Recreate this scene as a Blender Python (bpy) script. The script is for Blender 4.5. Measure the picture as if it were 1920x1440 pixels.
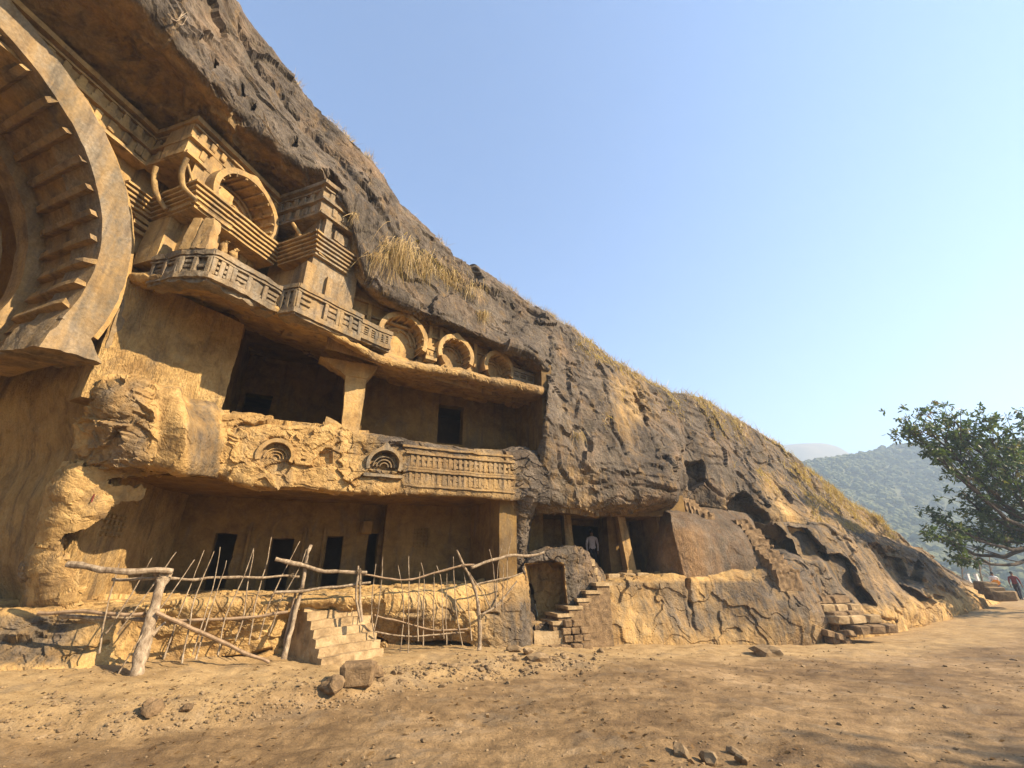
import bpy, bmesh, math, random
import numpy as np
from mathutils import Vector, Matrix

random.seed(7)
rng = np.random.default_rng(7)
scene = bpy.context.scene
for o in list(bpy.data.objects):
    bpy.data.objects.remove(o)

# ------------------------------------------------------------------ camera
EYE = 1.65                      # eye height above the path, z = 0 is the ground under the camera
FPX, CXP, CYP = 820.0, 960.0, 720.0
PITCH = math.atan((1060.0 - 720.0) / FPX)
SP, CP = math.sin(PITCH), math.cos(PITCH)
cam_data = bpy.data.cameras.new('camera')
cam_data.sensor_width = 36.0
cam_data.lens = 36.0 * FPX / 1920.0
cam_data.clip_start = 0.05
cam_data.clip_end = 9000.0
cam = bpy.data.objects.new('camera', cam_data)
cam.location = (0, 0, EYE)
cam.rotation_euler = (math.pi / 2 + PITCH, 0, 0)
scene.collection.objects.link(cam)
scene.camera = cam

# ------------------------------------------------------------------ light
SUN_AZ = Vector((0.94, -0.34)).normalized()     # horizontal direction towards the sun
SUN_EL = math.radians(33.0)
world = bpy.data.worlds.new('World')
scene.world = world
world.use_nodes = True
wn = world.node_tree
for n in list(wn.nodes):
    wn.nodes.remove(n)
wout = wn.nodes.new('ShaderNodeOutputWorld')
wbg = wn.nodes.new('ShaderNodeBackground')
sky = wn.nodes.new('ShaderNodeTexSky')
sky.sky_type = 'NISHITA'
sky.sun_disc = False
sky.sun_elevation = SUN_EL
sky.sun_rotation = math.atan2(SUN_AZ.x, SUN_AZ.y)
sky.altitude = 900
sky.air_density = 1.0
sky.dust_density = 0.2
sky.ozone_density = 3.5
wbg.inputs['Strength'].default_value = 0.095
wn.links.new(sky.outputs[0], wbg.inputs['Color'])
wn.links.new(wbg.outputs[0], wout.inputs['Surface'])

sun_data = bpy.data.lights.new('sun', 'SUN')
sun_data.energy = 5.0
sun_data.angle = math.radians(0.55)
sun_data.color = (1.0, 0.82, 0.60)
sun = bpy.data.objects.new('sun', sun_data)
sdir = Vector((SUN_AZ.x * math.cos(SUN_EL), SUN_AZ.y * math.cos(SUN_EL), math.sin(SUN_EL)))
sun.rotation_euler = sdir.to_track_quat('Z', 'Y').to_euler()
sun.location = (20, -20, 30)
scene.collection.objects.link(sun)

scene.view_settings.view_transform = 'Standard'
scene.view_settings.look = 'None'
scene.view_settings.exposure = 1.86
scene.view_settings.gamma = 1.0
scene.view_settings.use_curve_mapping = False

# ------------------------------------------------------------------ geometry helpers
def ray(px, py):
    a = (px - CXP) / FPX
    b = (CYP - py) / FPX
    return np.array([a, CP - b * SP, SP + b * CP])

def W(px, py, t):
    """world point seen at a pixel, t metres in front of the lens"""
    d = ray(px, py) * t
    return np.array([d[0], d[1], d[2] + EYE])

def WZ(px, py, z):
    """point of the pixel's ray at height z (relative to the eye)"""
    d = ray(px, py)
    return W(px, py, z / d[2])

def project(P):
    P = np.asarray(P, float)
    X, Y, Z = P[..., 0], P[..., 1], P[..., 2] - EYE
    t = Y * CP + Z * SP
    t = np.where(np.abs(t) < 1e-6, 1e-6, t)
    return CXP + FPX * X / t, CYP - FPX * (-Y * SP + Z * CP) / t

class Frame:
    """vertical wall plane: u runs along it, n points out of it, z up (relative to the eye)"""
    def __init__(s, origin, ang):
        s.o = np.array([origin[0], origin[1], 0.0]); s.ang = math.radians(ang)
        s.u = np.array([math.cos(s.ang), math.sin(s.ang), 0.0])
        s.n = np.array([math.sin(s.ang), -math.cos(s.ang), 0.0])
    def P(s, u, n, z):
        return s.o + s.u * u + s.n * n + np.array([0, 0, z + EYE])
    def uz(s, px, py, n=0.0):
        d = ray(px, py)
        p0 = s.o + s.n * n
        k = (p0 @ s.n) / (d @ s.n)
        q = d * k
        return float((q - s.o) @ s.u), float(q[2])
def frame2(p, q):
    return Frame(p, math.degrees(math.atan2(q[1] - p[1], q[0] - p[0])))

def h32(x):
    x = (x ^ (x >> 16)) * np.uint32(0x7feb352d)
    x = (x ^ (x >> 15)) * np.uint32(0x846ca68b)
    return x ^ (x >> 16)
def hashi(i, j, k, seed):
    x = i.astype(np.int64).astype(np.uint32) * np.uint32(73856093)
    x ^= j.astype(np.int64).astype(np.uint32) * np.uint32(19349663)
    x ^= k.astype(np.int64).astype(np.uint32) * np.uint32(83492791)
    return h32(x ^ np.uint32((seed * 2654435761) & 0xffffffff))
def hashf(i, j, k, seed):
    return hashi(i, j, k, seed).astype(np.float64) / 4294967295.0
def vnoise(p, seed=0):
    """value noise in -1..1"""
    p = np.asarray(p, float)
    q = np.floor(p); f = p - q; q = q.astype(np.int64)
    w = f * f * f * (f * (f * 6 - 15) + 10)
    r = 0
    for dx in (0, 1):
        for dy in (0, 1):
            for dz in (0, 1):
                c = (w[:, 0] if dx else 1 - w[:, 0]) * (w[:, 1] if dy else 1 - w[:, 1]) * (w[:, 2] if dz else 1 - w[:, 2])
                r = r + c * hashf(q[:, 0] + dx, q[:, 1] + dy, q[:, 2] + dz, seed)
    return r * 2 - 1
def fbm(p, octaves=4, seed=0, rough=0.5, lac=2.03):
    s, a, f, tot = 0, 1.0, 1.0, 0
    for o in range(octaves):
        s = s + a * vnoise(p * f + 17.3 * o, seed + o); tot += a; a *= rough; f *= lac
    return s / tot
def worley(p, seed=0):
    """F1, F2 and a random tilt plane value of the nearest cell: reads as split, faceted rock"""
    p = np.asarray(p, float)
    q = np.floor(p).astype(np.int64)
    n = len(p)
    f1 = np.full(n, 1e9); f2 = np.full(n, 1e9); tilt = np.zeros(n); rid = np.zeros(n)
    for dx in (-1, 0, 1):
        for dy in (-1, 0, 1):
            for dz in (-1, 0, 1):
                i, j, k = q[:, 0] + dx, q[:, 1] + dy, q[:, 2] + dz
                h = hashi(i, j, k, seed)
                a = (h & 1023) / 1023.0; b = ((h >> 10) & 1023) / 1023.0; c = ((h >> 20) & 1023) / 1023.0
                vx, vy, vz = p[:, 0] - (i + a), p[:, 1] - (j + b), p[:, 2] - (k + c)
                d = vx * vx + vy * vy + vz * vz
                g = h32(h + np.uint32(977))
                t = ((g & 255) / 127.5 - 1) * vx + (((g >> 8) & 255) / 127.5 - 1) * vy + (((g >> 16) & 255) / 127.5 - 1) * vz
                near = d < f1
                f2 = np.where(near, f1, np.minimum(f2, d))
                tilt = np.where(near, t, tilt); rid = np.where(near, (g >> 24) / 255.0, rid)
                f1 = np.where(near, d, f1)
    return np.sqrt(f1), np.sqrt(f2), tilt, rid
def smooth(e0, e1, x):
    t = np.clip((x - e0) / (e1 - e0), 0, 1)
    return t * t * (3 - 2 * t)
def poly_sd(px, py, poly):
    """signed distance in pixels to a polygon, positive inside"""
    poly = np.asarray(poly, float)
    inside = np.zeros(len(px), bool); dmin = np.full(len(px), 1e18)
    m = len(poly)
    for i in range(m):
        x0, y0 = poly[i]; x1, y1 = poly[(i + 1) % m]
        c = ((y0 > py) != (y1 > py)) & (px < (x1 - x0) * (py - y0) / ((y1 - y0) if y1 != y0 else 1e-9) + x0)
        inside ^= c
        dx, dy = x1 - x0, y1 - y0
        t = np.clip(((px - x0) * dx + (py - y0) * dy) / (dx * dx + dy * dy + 1e-12), 0, 1)
        dmin = np.minimum(dmin, (px - x0 - t * dx) ** 2 + (py - y0 - t * dy) ** 2)
    d = np.sqrt(dmin)
    return np.where(inside, d, -d)
def line_d(px, py, pts):
    d = np.full(len(px), 1e18)
    for (x0, y0), (x1, y1) in zip(pts[:-1], pts[1:]):
        dx, dy = x1 - x0, y1 - y0
        t = np.clip(((px - x0) * dx + (py - y0) * dy) / (dx * dx + dy * dy + 1e-12), 0, 1)
        d = np.minimum(d, (px - x0 - t * dx) ** 2 + (py - y0 - t * dy) ** 2)
    return np.sqrt(d)

# ------------------------------------------------------------------ object helpers
def link(o, parent=None):
    scene.collection.objects.link(o)
    if parent is not None:
        o.parent = parent
        o.matrix_parent_inverse = Matrix.Translation(-Vector(parent.location)) if parent.rotation_euler.z == 0 else parent.matrix_basis.inverted()
    return o
def tag(o, label=None, cat=None, group=None, kind=None):
    if label: o['label'] = label
    if cat: o['category'] = cat
    if group: o['group'] = group
    if kind: o['kind'] = kind
    return o
def empty(name, loc, label=None, cat=None, group=None, kind=None):
    o = bpy.data.objects.new(name, None)
    o.location = Vector([float(v) for v in loc]); o.empty_display_size = 0.2
    scene.collection.objects.link(o)
    return tag(o, label, cat, group, kind)
def mesh_np(name, V, F, mat, parent=None, smooth_shade=True, wx=None, attrs=None):
    """one mesh object from numpy verts (N,3) and faces (M,3|4)"""
    V = np.asarray(V, np.float32); F = np.asarray(F, np.int32)
    me = bpy.data.meshes.new(name)
    k = F.shape[1]
    me.vertices.add(len(V)); me.vertices.foreach_set('co', V.ravel())
    me.loops.add(F.size); me.loops.foreach_set('vertex_index', F.ravel())
    me.polygons.add(len(F)); me.polygons.foreach_set('loop_start', np.arange(0, F.size, k, dtype=np.int32))
    me.polygons.foreach_set('loop_total', np.full(len(F), k, np.int32))
    me.polygons.foreach_set('use_smooth', np.full(len(F), smooth_shade, bool))
    me.update(calc_edges=True)
    if wx is not None:
        at = me.attributes.new('wx', 'FLOAT', 'POINT')
        at.data.foreach_set('value', np.asarray(wx, np.float32) * np.ones(len(V), np.float32))
    for nm, val in (attrs or {}).items():
        at = me.attributes.new(nm, 'FLOAT', 'POINT')
        at.data.foreach_set('value', np.asarray(val, np.float32))
    if mat is not None:
        me.materials.append(mat)
    o = bpy.data.objects.new(name, me)
    return link(o, parent)

class MB:
    """collects shapes that form ONE part"""
    def __init__(s): s.v = []; s.f = []; s.n = 0
    def add(s, V, F):
        V = np.asarray(V, float); F = np.asarray(F, int)
        s.v.append(V); s.f.append(F + s.n); s.n += len(V)
    def grid(s, G):
        nr, nc = G.shape[:2]
        idx = np.arange(nr * nc).reshape(nr, nc)
        F = np.stack([idx[:-1, :-1], idx[1:, :-1], idx[1:, 1:], idx[:-1, 1:]], -1).reshape(-1, 4)
        s.add(G.reshape(-1, 3), F)
    def hexa(s, c, seg=0.25, maxn=110):
        """box from 8 corners c[i][j][k]; faces subdivided, edges stay hard"""
        c = np.asarray(c, float)
        L = [np.linalg.norm(c[1, 0, 0] - c[0, 0, 0]), np.linalg.norm(c[0, 1, 0] - c[0, 0, 0]), np.linalg.norm(c[0, 0, 1] - c[0, 0, 0])]
        N = [int(min(maxn, max(1, math.ceil(l / seg)))) for l in L]
        ax = [np.linspace(0, 1, n + 1) for n in N]
        def tri(a, b, d):
            a, b, d = a[..., None], b[..., None], d[..., None]
            return ((1 - a) * ((1 - b) * ((1 - d) * c[0, 0, 0] + d * c[0, 0, 1]) + b * ((1 - d) * c[0, 1, 0] + d * c[0, 1, 1]))
                    + a * ((1 - b) * ((1 - d) * c[1, 0, 0] + d * c[1, 0, 1]) + b * ((1 - d) * c[1, 1, 0] + d * c[1, 1, 1])))
        for fix in range(3):
            o1, o2 = [i for i in range(3) if i != fix]
            A, B = np.meshgrid(ax[o1], ax[o2], indexing='ij')
            for val in (0.0, 1.0):
                co = [None] * 3
                co[o1], co[o2], co[fix] = A, B, np.full_like(A, val)
                G = tri(*co)
                flip = (val == 1.0) ^ (fix == 1)
                s.grid(G if not flip else G[::-1])
    def box(s, fr, u0, u1, n0, n1, z0, z1, seg=0.25):
        s.hexa([[[fr.P(u, n, z) for z in (z0, z1)] for n in (n0, n1)] for u in (u0, u1)], seg * .55)
    def tube(s, pts, radii, seg=8, cap=True):
        pts = [np.asarray(p, float) for p in pts]
        rings = []
        up = np.array([0.13, 0.21, 0.97])
        for i, p in enumerate(pts):
            d = pts[min(i + 1, len(pts) - 1)] - pts[max(i - 1, 0)]
            d = d / (np.linalg.norm(d) + 1e-9)
            x = np.cross(d, up)
            if np.linalg.norm(x) < 0.1: x = np.cross(d, np.array([1.0, 0.1, 0]))
            x /= np.linalg.norm(x); y = np.cross(d, x)
            r = radii[i] if hasattr(radii, '__len__') else radii
            a = np.linspace(0, 2 * math.pi, seg + 1)
            rings.append(p + r * (np.cos(a)[:, None] * x + np.sin(a)[:, None] * y))
        s.grid(np.array(rings))
        if cap:
            for ring, p in ((rings[0], pts[0]), (rings[-1], pts[-1])):
                s.grid(np.array([ring, np.repeat(p[None], seg + 1, 0)]))
    def build(s, name, mat, parent=None, amp=0.0, freq=3.0, smooth_shade=True, wx=None, weld=False):
        V = np.concatenate(s.v); F = np.concatenate(s.f)
        if amp:
            D = np.stack([fbm(V * freq, 3, 31), fbm(V * freq + 50, 3, 47), fbm(V * freq + 90, 3, 59)], -1)
            E = np.stack([fbm(V * freq * 3.7 + o_, 2, 83 + o_) for o_ in (0, 5, 11)], -1)
            chip = smooth(.25, .6, fbm(V * freq * .8 + 7, 3, 97))[:, None]
            V = V + D * amp + E * amp * (.35 + .9 * chip)
        if callable(wx): wx = wx(V)
        return mesh_np(name, V, F, mat, parent, smooth_shade, wx)

def catmull(P, n, axis):
    """resample control grid along an axis to n samples (arc-length even)"""
    P = np.moveaxis(P, axis, 0)
    m = len(P)
    seg = np.linalg.norm(np.diff(P, axis=0), axis=-1).mean(axis=tuple(range(1, P.ndim - 1)))
    s = np.concatenate([[0], np.cumsum(seg)]); s /= s[-1]
    u = np.linspace(0, 1, n)
    i = np.clip(np.searchsorted(s, u, side='right') - 1, 0, m - 2)
    f = (u - s[i]) / (s[i + 1] - s[i])
    E = np.concatenate([[2 * P[0] - P[1]], P, [2 * P[-1] - P[-2]]])
    p0, p1, p2, p3 = E[i], E[i + 1], E[i + 2], E[i + 3]
    # non-uniform tangents, clamped
    f = f.reshape((-1,) + (1,) * (P.ndim - 1))
    m1 = (p2 - p0) * 0.42; m2 = (p3 - p1) * 0.42
    d = np.linalg.norm(p2 - p1, axis=-1, keepdims=True) + 1e-9
    for_m = lambda mm: mm * np.minimum(1.0, 1.2 * d / (np.linalg.norm(mm, axis=-1, keepdims=True) + 1e-9))
    m1, m2 = for_m(m1), for_m(m2)
    f2_, f3_ = f * f, f * f * f
    R = (2 * f3_ - 3 * f2_ + 1) * p1 + (f3_ - 2 * f2_ + f) * m1 + (-2 * f3_ + 3 * f2_) * p2 + (f3_ - f2_) * m2
    return np.moveaxis(R, 0, axis)

def loft(ctrl, nu, nv):
    """ctrl[row][col] world points -> fine grid (nv rows, nu cols)"""
    C = np.array(ctrl, float)
    return catmull(catmull(C, nv, 0), nu, 1)
def grid_normals(G):
    gu = np.gradient(G, axis=1); gv = np.gradient(G, axis=0)
    n = np.cross(gu, gv)
    n /= np.linalg.norm(n, axis=-1, keepdims=True) + 1e-9
    c = np.array([0, 0, EYE]) - G
    s = np.sign(np.median(np.sum(n * c, -1)))
    return n * (s if s != 0 else 1)
def rough_rock(G, big=0.15, big_s=0.45, facet=0.10, facet_s=0.9, fine=0.03, fine_s=3.0, crack=0.03, seed=0, squash=(1, 1, 1.35), strata=0.0):
    """displace a grid along its normals: soft bulges, tilted split facets, ragged steps and fine roughness"""
    N = grid_normals(G)
    P = G.reshape(-1, 3); q = P * np.array(squash)
    d = big * fbm(q * big_s, 3, seed)
    if facet:
        warp = np.stack([fbm(q * facet_s * 1.3 + o_, 3, seed + 5, .6) for o_ in (0, 9, 21)], -1)
        f1, f2, t, r = worley(q * facet_s + warp * 0.55, seed + 3)
        d = d + facet * (t * 0.95 + (r - .5) * 0.55) - crack * (1 - smooth(0.0, 0.07, f2 - f1)) * smooth(-.1, .5, warp[:, 0])
        f1, f2, t, r = worley(q * facet_s * 2.6 + warp * 0.8 + 40, seed + 13)
        d = d + facet * 0.33 * (t + (r - .5) * 0.6)
        f1, f2, t, r = worley(q * facet_s * 6.3 + warp * 1.1 + 80, seed + 17)
        d = d + facet * 0.11 * (t + (r - .5) * 0.6)
    if strata:
        s_ = (P[:, 2] + .12 * P[:, 0]) / .42 + 1.5 * fbm(P * .5, 3, seed + 31)
        fr_ = s_ - np.floor(s_)
        on = smooth(-.1, .35, fbm(P * .45 + 30, 3, seed + 33))
        d = d + strata * on * (np.minimum(fr_ * 1.25, (1 - fr_) * 5) - .4)
    rid = 1 - np.abs(fbm(q * fine_s * .7, 4, seed + 23, .62))
    d = d + fine * fbm(q * fine_s, 4, seed + 21, 0.65) + fine * .8 * (rid - .8)
    d = d.reshape(G.shape[:2])
    return G + N * d[..., None]
def grid_obj(name, G, mat, parent=None, wx=None, keep=None, smooth_shade=False):
    nr, nc = G.shape[:2]
    idx = np.arange(nr * nc).reshape(nr, nc)
    F = np.stack([idx[:-1, :-1], idx[1:, :-1], idx[1:, 1:], idx[:-1, 1:]], -1).reshape(-1, 4)
    V = G.reshape(-1, 3)
    if keep is not None:
        k = keep.reshape(-1)
        F = F[k[F].all(1)]
        used = np.zeros(len(V), bool); used[F.ravel()] = True
        rm = np.cumsum(used) - 1
        F = rm[F]; V = V[used]
        if wx is not None and hasattr(wx, '__len__'): wx = np.asarray(wx).reshape(-1)[used]
    # faces should look at the camera side
    return mesh_np(name, V, F, mat, parent, smooth_shade, wx if wx is None or not hasattr(wx, '__len__') else np.asarray(wx).reshape(-1))
def carve(G, poly, vec, soft=6.0, noise=0.0):
    """push the part of a surface whose outline is given in photo pixels by a world vector"""
    P = G.reshape(-1, 3)
    px, py = project(P)
    sd = poly_sd(px, py, poly)
    if noise: sd = sd + noise * fbm(P * 1.7, 3, 77)
    m = smooth(-soft * 0.5, soft * 0.5, sd)
    return (P + m[:, None] * np.asarray(vec, float)).reshape(G.shape)
def groove(G, pts, vec, width=4.0):
    P = G.reshape(-1, 3)
    px, py = project(P)
    d = line_d(px + 7 * fbm(P * 1.6, 3, 5), py + 7 * fbm(P * 1.6, 3, 6), pts)
    m = (1 - smooth(0, width, d)) * smooth(-.45, .25, fbm(P * 1.1, 2, 15))
    return (P + m[:, None] * np.asarray(vec, float)).reshape(G.shape)

# ------------------------------------------------------------------ materials
def nodes_of(name):
    m = bpy.data.materials.new(name); m.use_nodes = True
    nt = m.node_tree
    for n in list(nt.nodes): nt.nodes.remove(n)
    out = nt.nodes.new('ShaderNodeOutputMaterial')
    bs = nt.nodes.new('ShaderNodeBsdfPrincipled')
    nt.links.new(bs.outputs[0], out.inputs['Surface'])
    bs.inputs['Roughness'].default_value = 0.9
    bs.inputs['Specular IOR Level'].default_value = 0.2
    return m, nt, bs
def N(nt, typ, **kw):
    n = nt.nodes.new(typ)
    for k, v in kw.items():
        if k.startswith('i_'): n.inputs[k[2:].replace('_', ' ')].default_value = v
        else: setattr(n, k, v)
    return n
def noise_node(nt, vec, scale, detail=5, rough=0.55, dist=0.0):
    n = N(nt, 'ShaderNodeTexNoise', i_Scale=scale, i_Detail=detail, i_Roughness=rough, i_Distortion=dist)
    nt.links.new(vec, n.inputs['Vector'])
    return n.outputs['Fac']
def ramp(nt, fac, stops, interp='LINEAR'):
    r = N(nt, 'ShaderNodeValToRGB'); r.color_ramp.interpolation = interp
    el = r.color_ramp.elements
    while len(el) < len(stops): el.new(0.5)
    for e, (p, c) in zip(el, stops):
        e.position = p; e.color = (c[0], c[1], c[2], 1) if hasattr(c, '__len__') else (c, c, c, 1)
    nt.links.new(fac, r.inputs['Fac'])
    return r.outputs['Color']
def mixc(nt, fac, a, b, mode='MIX'):
    m = N(nt, 'ShaderNodeMix', data_type='RGBA', blend_type=mode)
    for sock, v in ((m.inputs['Factor'], fac), (m.inputs['A'], a), (m.inputs['B'], b)):
        pass
    ins = [s for s in m.inputs if s.enabled] if False else m.inputs
    fs, A, B = m.inputs[0], m.inputs[6], m.inputs[7]
    for sock, v in ((fs, fac), (A, a), (B, b)):
        if hasattr(v, 'is_output'): nt.links.new(v, sock)
        elif hasattr(v, '__len__'): sock.default_value = (v[0], v[1], v[2], 1)
        else: sock.default_value = v
    return m.outputs[2]
def mth(nt, op, a, b=0.0, clamp=False):
    m = N(nt, 'ShaderNodeMath', operation=op); m.use_clamp = clamp
    for s, v in ((m.inputs[0], a), (m.inputs[1], b)):
        if hasattr(v, 'is_output'): nt.links.new(v, s)
        else: s.default_value = v
    return m.outputs[0]
def mapping(nt, vec, scale=(1, 1, 1), rot=(0, 0, 0)):
    m = N(nt, 'ShaderNodeMapping'); m.inputs['Scale'].default_value = scale; m.inputs['Rotation'].default_value = rot
    nt.links.new(vec, m.inputs['Vector'])
    return m.outputs[0]
def bump(nt, bs, height, strength, dist):
    b = N(nt, 'ShaderNodeBump', i_Strength=strength, i_Distance=dist)
    nt.links.new(height, b.inputs['Height'])
    nt.links.new(b.outputs[0], bs.inputs['Normal'])

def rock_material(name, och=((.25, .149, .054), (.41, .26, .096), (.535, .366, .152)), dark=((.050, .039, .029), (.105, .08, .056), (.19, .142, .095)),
                  use_wx=True, wx_const=0.0, chisel=0.0, bump_s=0.85, bdist=0.09, stain=0.55):
    """basalt: ochre where sheltered and freshly cut, grey-brown crust where weathered (attribute wx, 0..1)"""
    m, nt, bs = nodes_of(name)
    pos = N(nt, 'ShaderNodeNewGeometry').outputs['Position']
    big = noise_node(nt, pos, 0.55, 5, 0.6, 0.4)
    mid = noise_node(nt, pos, 2.6, 7, 0.66, 0.6)
    fine = noise_node(nt, pos, 17.0, 6, 0.7)
    streak = noise_node(nt, mapping(nt, pos, (2.4, 2.4, 0.28)), 1.6, 6, 0.62, 0.3)
    c_o = ramp(nt, mth(nt, 'ADD', mth(nt, 'MULTIPLY', big, .45), mth(nt, 'MULTIPLY', mid, .55)), [(.28, [x * .62 for x in och[0]]), (.40, och[0]), (.52, och[1]), (.68, och[2])])
    c_d = ramp(nt, mth(nt, 'ADD', mth(nt, 'MULTIPLY', mid, .6), mth(nt, 'MULTIPLY', fine, .4)), [(.32, dark[0]), (.50, dark[1]), (.70, dark[2])])
    # rusty patches in the crust
    c_d = mixc(nt, mth(nt, 'MULTIPLY', ramp(nt, big, [(.50, 0.0), (.66, 1.0)]), .4), c_d, (.20, .122, .06))
    c_d = mixc(nt, 1.0, c_d, ramp(nt, noise_node(nt, mapping(nt, pos, (1, 1, .45)), .9, 6, .6, .8), [(.32, .55), (.68, 1.5)]), 'MULTIPLY')
    if use_wx:
        at = N(nt, 'ShaderNodeAttribute', attribute_name='wx').outputs['Fac']
    else:
        v = N(nt, 'ShaderNodeValue'); v.outputs[0].default_value = wx_const; at = v.outputs[0]
    k = mth(nt, 'ADD', at, mth(nt, 'MULTIPLY', mth(nt, 'SUBTRACT', mth(nt, 'ADD', mth(nt, 'MULTIPLY', streak, .5), mth(nt, 'MULTIPLY', mid, .5)), .5), 2.2))
    k = ramp(nt, k, [(.12, 0.0), (.88, 1.0)])
    col = mixc(nt, k, c_o, c_d)
    # grey-olive grime and soot on the sheltered stone
    gr = ramp(nt, mth(nt, 'ADD', mth(nt, 'MULTIPLY', noise_node(nt, mapping(nt, pos, (1.3, 1.3, .8)), 1.25, 8, .68, 1.0), .65), mth(nt, 'MULTIPLY', streak, .35)), [(.50, 0.0), (.60, 1.0)])
    col = mixc(nt, mth(nt, 'MULTIPLY', gr, .42), col, mixc(nt, fine, (.075, .058, .036), (.17, .14, .095)))
    # run-off stains and pale salt / lichen flecks
    st = ramp(nt, streak, [(.56, 0.0), (.72, 1.0)])
    col = mixc(nt, mth(nt, 'MULTIPLY', st, stain), col, mixc(nt, 1.0, col, (.42, .36, .32), 'MULTIPLY'))
    fl = ramp(nt, noise_node(nt, pos, 9.0, 3, 0.8, 0.2), [(.67, 0.0), (.74, 1.0)])
    col = mixc(nt, mth(nt, 'MULTIPLY', fl, .30), col, (.30, .24, .15))
    col = mixc(nt, .7, col, mixc(nt, 1.0, col, ramp(nt, fine, [(.25, .72), (.75, 1.28)]), 'MULTIPLY'))
    nt.links.new(col, bs.inputs['Base Color'])
    vor = N(nt, 'ShaderNodeTexVoronoi', feature='DISTANCE_TO_EDGE', i_Scale=1.7)
    wv = N(nt, 'ShaderNodeVectorMath', operation='ADD')
    nz = N(nt, 'ShaderNodeTexNoise', i_Scale=1.3, i_Detail=3.0); nt.links.new(pos, nz.inputs['Vector'])
    nt.links.new(pos, wv.inputs[0]); nt.links.new(nz.outputs['Color'], wv.inputs[1])
    nt.links.new(wv.outputs[0], vor.inputs['Vector'])
    cr = ramp(nt, vor.outputs['Distance'], [(0.0, 0.0), (.05, 1.0)])
    h = mth(nt, 'ADD', mth(nt, 'MULTIPLY', mid, .9), mth(nt, 'MULTIPLY', fine, .38))
    h = mth(nt, 'ADD', h, mth(nt, 'MULTIPLY', cr, .10))
    if chisel:
        ch = noise_node(nt, mapping(nt, pos, (9, 9, 2.2), (0.4, 0.5, 0.3)), 2.6, 3, 0.55, 1.2)
        h = mth(nt, 'ADD', h, mth(nt, 'MULTIPLY', ch, chisel))
    bump(nt, bs, h, bump_s, bdist)
    return m
M_ROCK = rock_material('weathered_basalt', dark=((.026, .021, .016), (.074, .058, .042), (.155, .122, .086)))
M_CARVED = rock_material('carved_ochre_stone', use_wx=False, wx_const=0.30, bump_s=0.7, bdist=0.05, stain=.55)
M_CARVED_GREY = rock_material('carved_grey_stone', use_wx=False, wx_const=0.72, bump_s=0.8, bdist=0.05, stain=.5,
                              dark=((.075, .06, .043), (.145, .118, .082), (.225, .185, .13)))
M_CARVED_MID = rock_material('carved_brown_stone', use_wx=False, wx_const=0.5, bump_s=0.8, bdist=0.05, stain=.5)
M_WALL = rock_material('chiselled_wall_stone', use_wx=False, wx_const=0.14, chisel=1.5, bump_s=0.9, bdist=0.08, stain=.4)
M_ROOM = rock_material('cave_interior_stone', och=((.115, .066, .021), (.19, .114, .036), (.26, .16, .054)), use_wx=False, wx_const=0.06, chisel=.6, bump_s=0.5, bdist=0.04, stain=.6)  # soot-dark ochre, coloured darker still to deepen the shade in the rooms

def plain(name, cols, scale=3.0, rough=0.9, bs_=0.3, bd=0.02, mapscale=(1, 1, 1), detail=6):
    m, nt, bs = nodes_of(name)
    pos = N(nt, 'ShaderNodeNewGeometry').outputs['Position']
    v = mapping(nt, pos, mapscale) if mapscale != (1, 1, 1) else pos
    f = noise_node(nt, v, scale, detail, 0.65, 0.3)
    c = ramp(nt, f, [(.3 + .4 * i / max(1, len(cols) - 1), x) for i, x in enumerate(cols)])
    nt.links.new(c, bs.inputs['Base Color'])
    bs.inputs['Roughness'].default_value = rough
    bump(nt, bs, noise_node(nt, v, scale * 4, 5, .7), bs_, bd)
    return m
M_WOOD = plain('bare_weathered_wood', [(.07, .048, .028), (.20, .142, .086), (.31, .235, .15), (.42, .335, .23)], 14.0, .85, 1.0, .02, (1, 1, .55), 9)
M_WOODD = plain('brown_old_wood', [(.12, .08, .045), (.23, .155, .09), (.32, .225, .14)], 9.0, .85, .6, .012, (1, 1, .5))
M_BRICK = plain('worn_stone_block', [(.085, .056, .03), (.19, .122, .06), (.29, .195, .10)], 6.0, .9, .9, .04)
M_STEP = plain('plastered_stone_step', [(.15, .10, .05), (.27, .185, .092), (.37, .262, .135), (.44, .325, .18)], 3.5, .95, .9, .035, (1, 1, 1), 9)
M_STONE = plain('loose_stone', [(.12, .078, .04), (.205, .14, .072), (.29, .205, .112)], 6.0, .9, .5, .02)
M_STRAW = plain('dry_straw', [(.30, .205, .085), (.48, .345, .155), (.60, .46, .23)], 2.2, .8, 0, .001)
M_BARK = plain('dark_bark', [(.03, .023, .017), (.07, .055, .04), (.12, .095, .07)], 5.0, .95, .8, .03, (1, 1, .3))
M_BLOCK = rock_material('dressed_brown_block', och=((.15, .088, .042), (.24, .145, .068), (.32, .205, .105)), chisel=1.6, bump_s=.9, bdist=.07, stain=.5, dark=((.05, .042, .033), (.105, .086, .065), (.17, .142, .108)))
M_DARK = plain('unlit_cell_stone', [(.10, .062, .032), (.16, .10, .052)], 2.0, .95, .3, .02)

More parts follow.
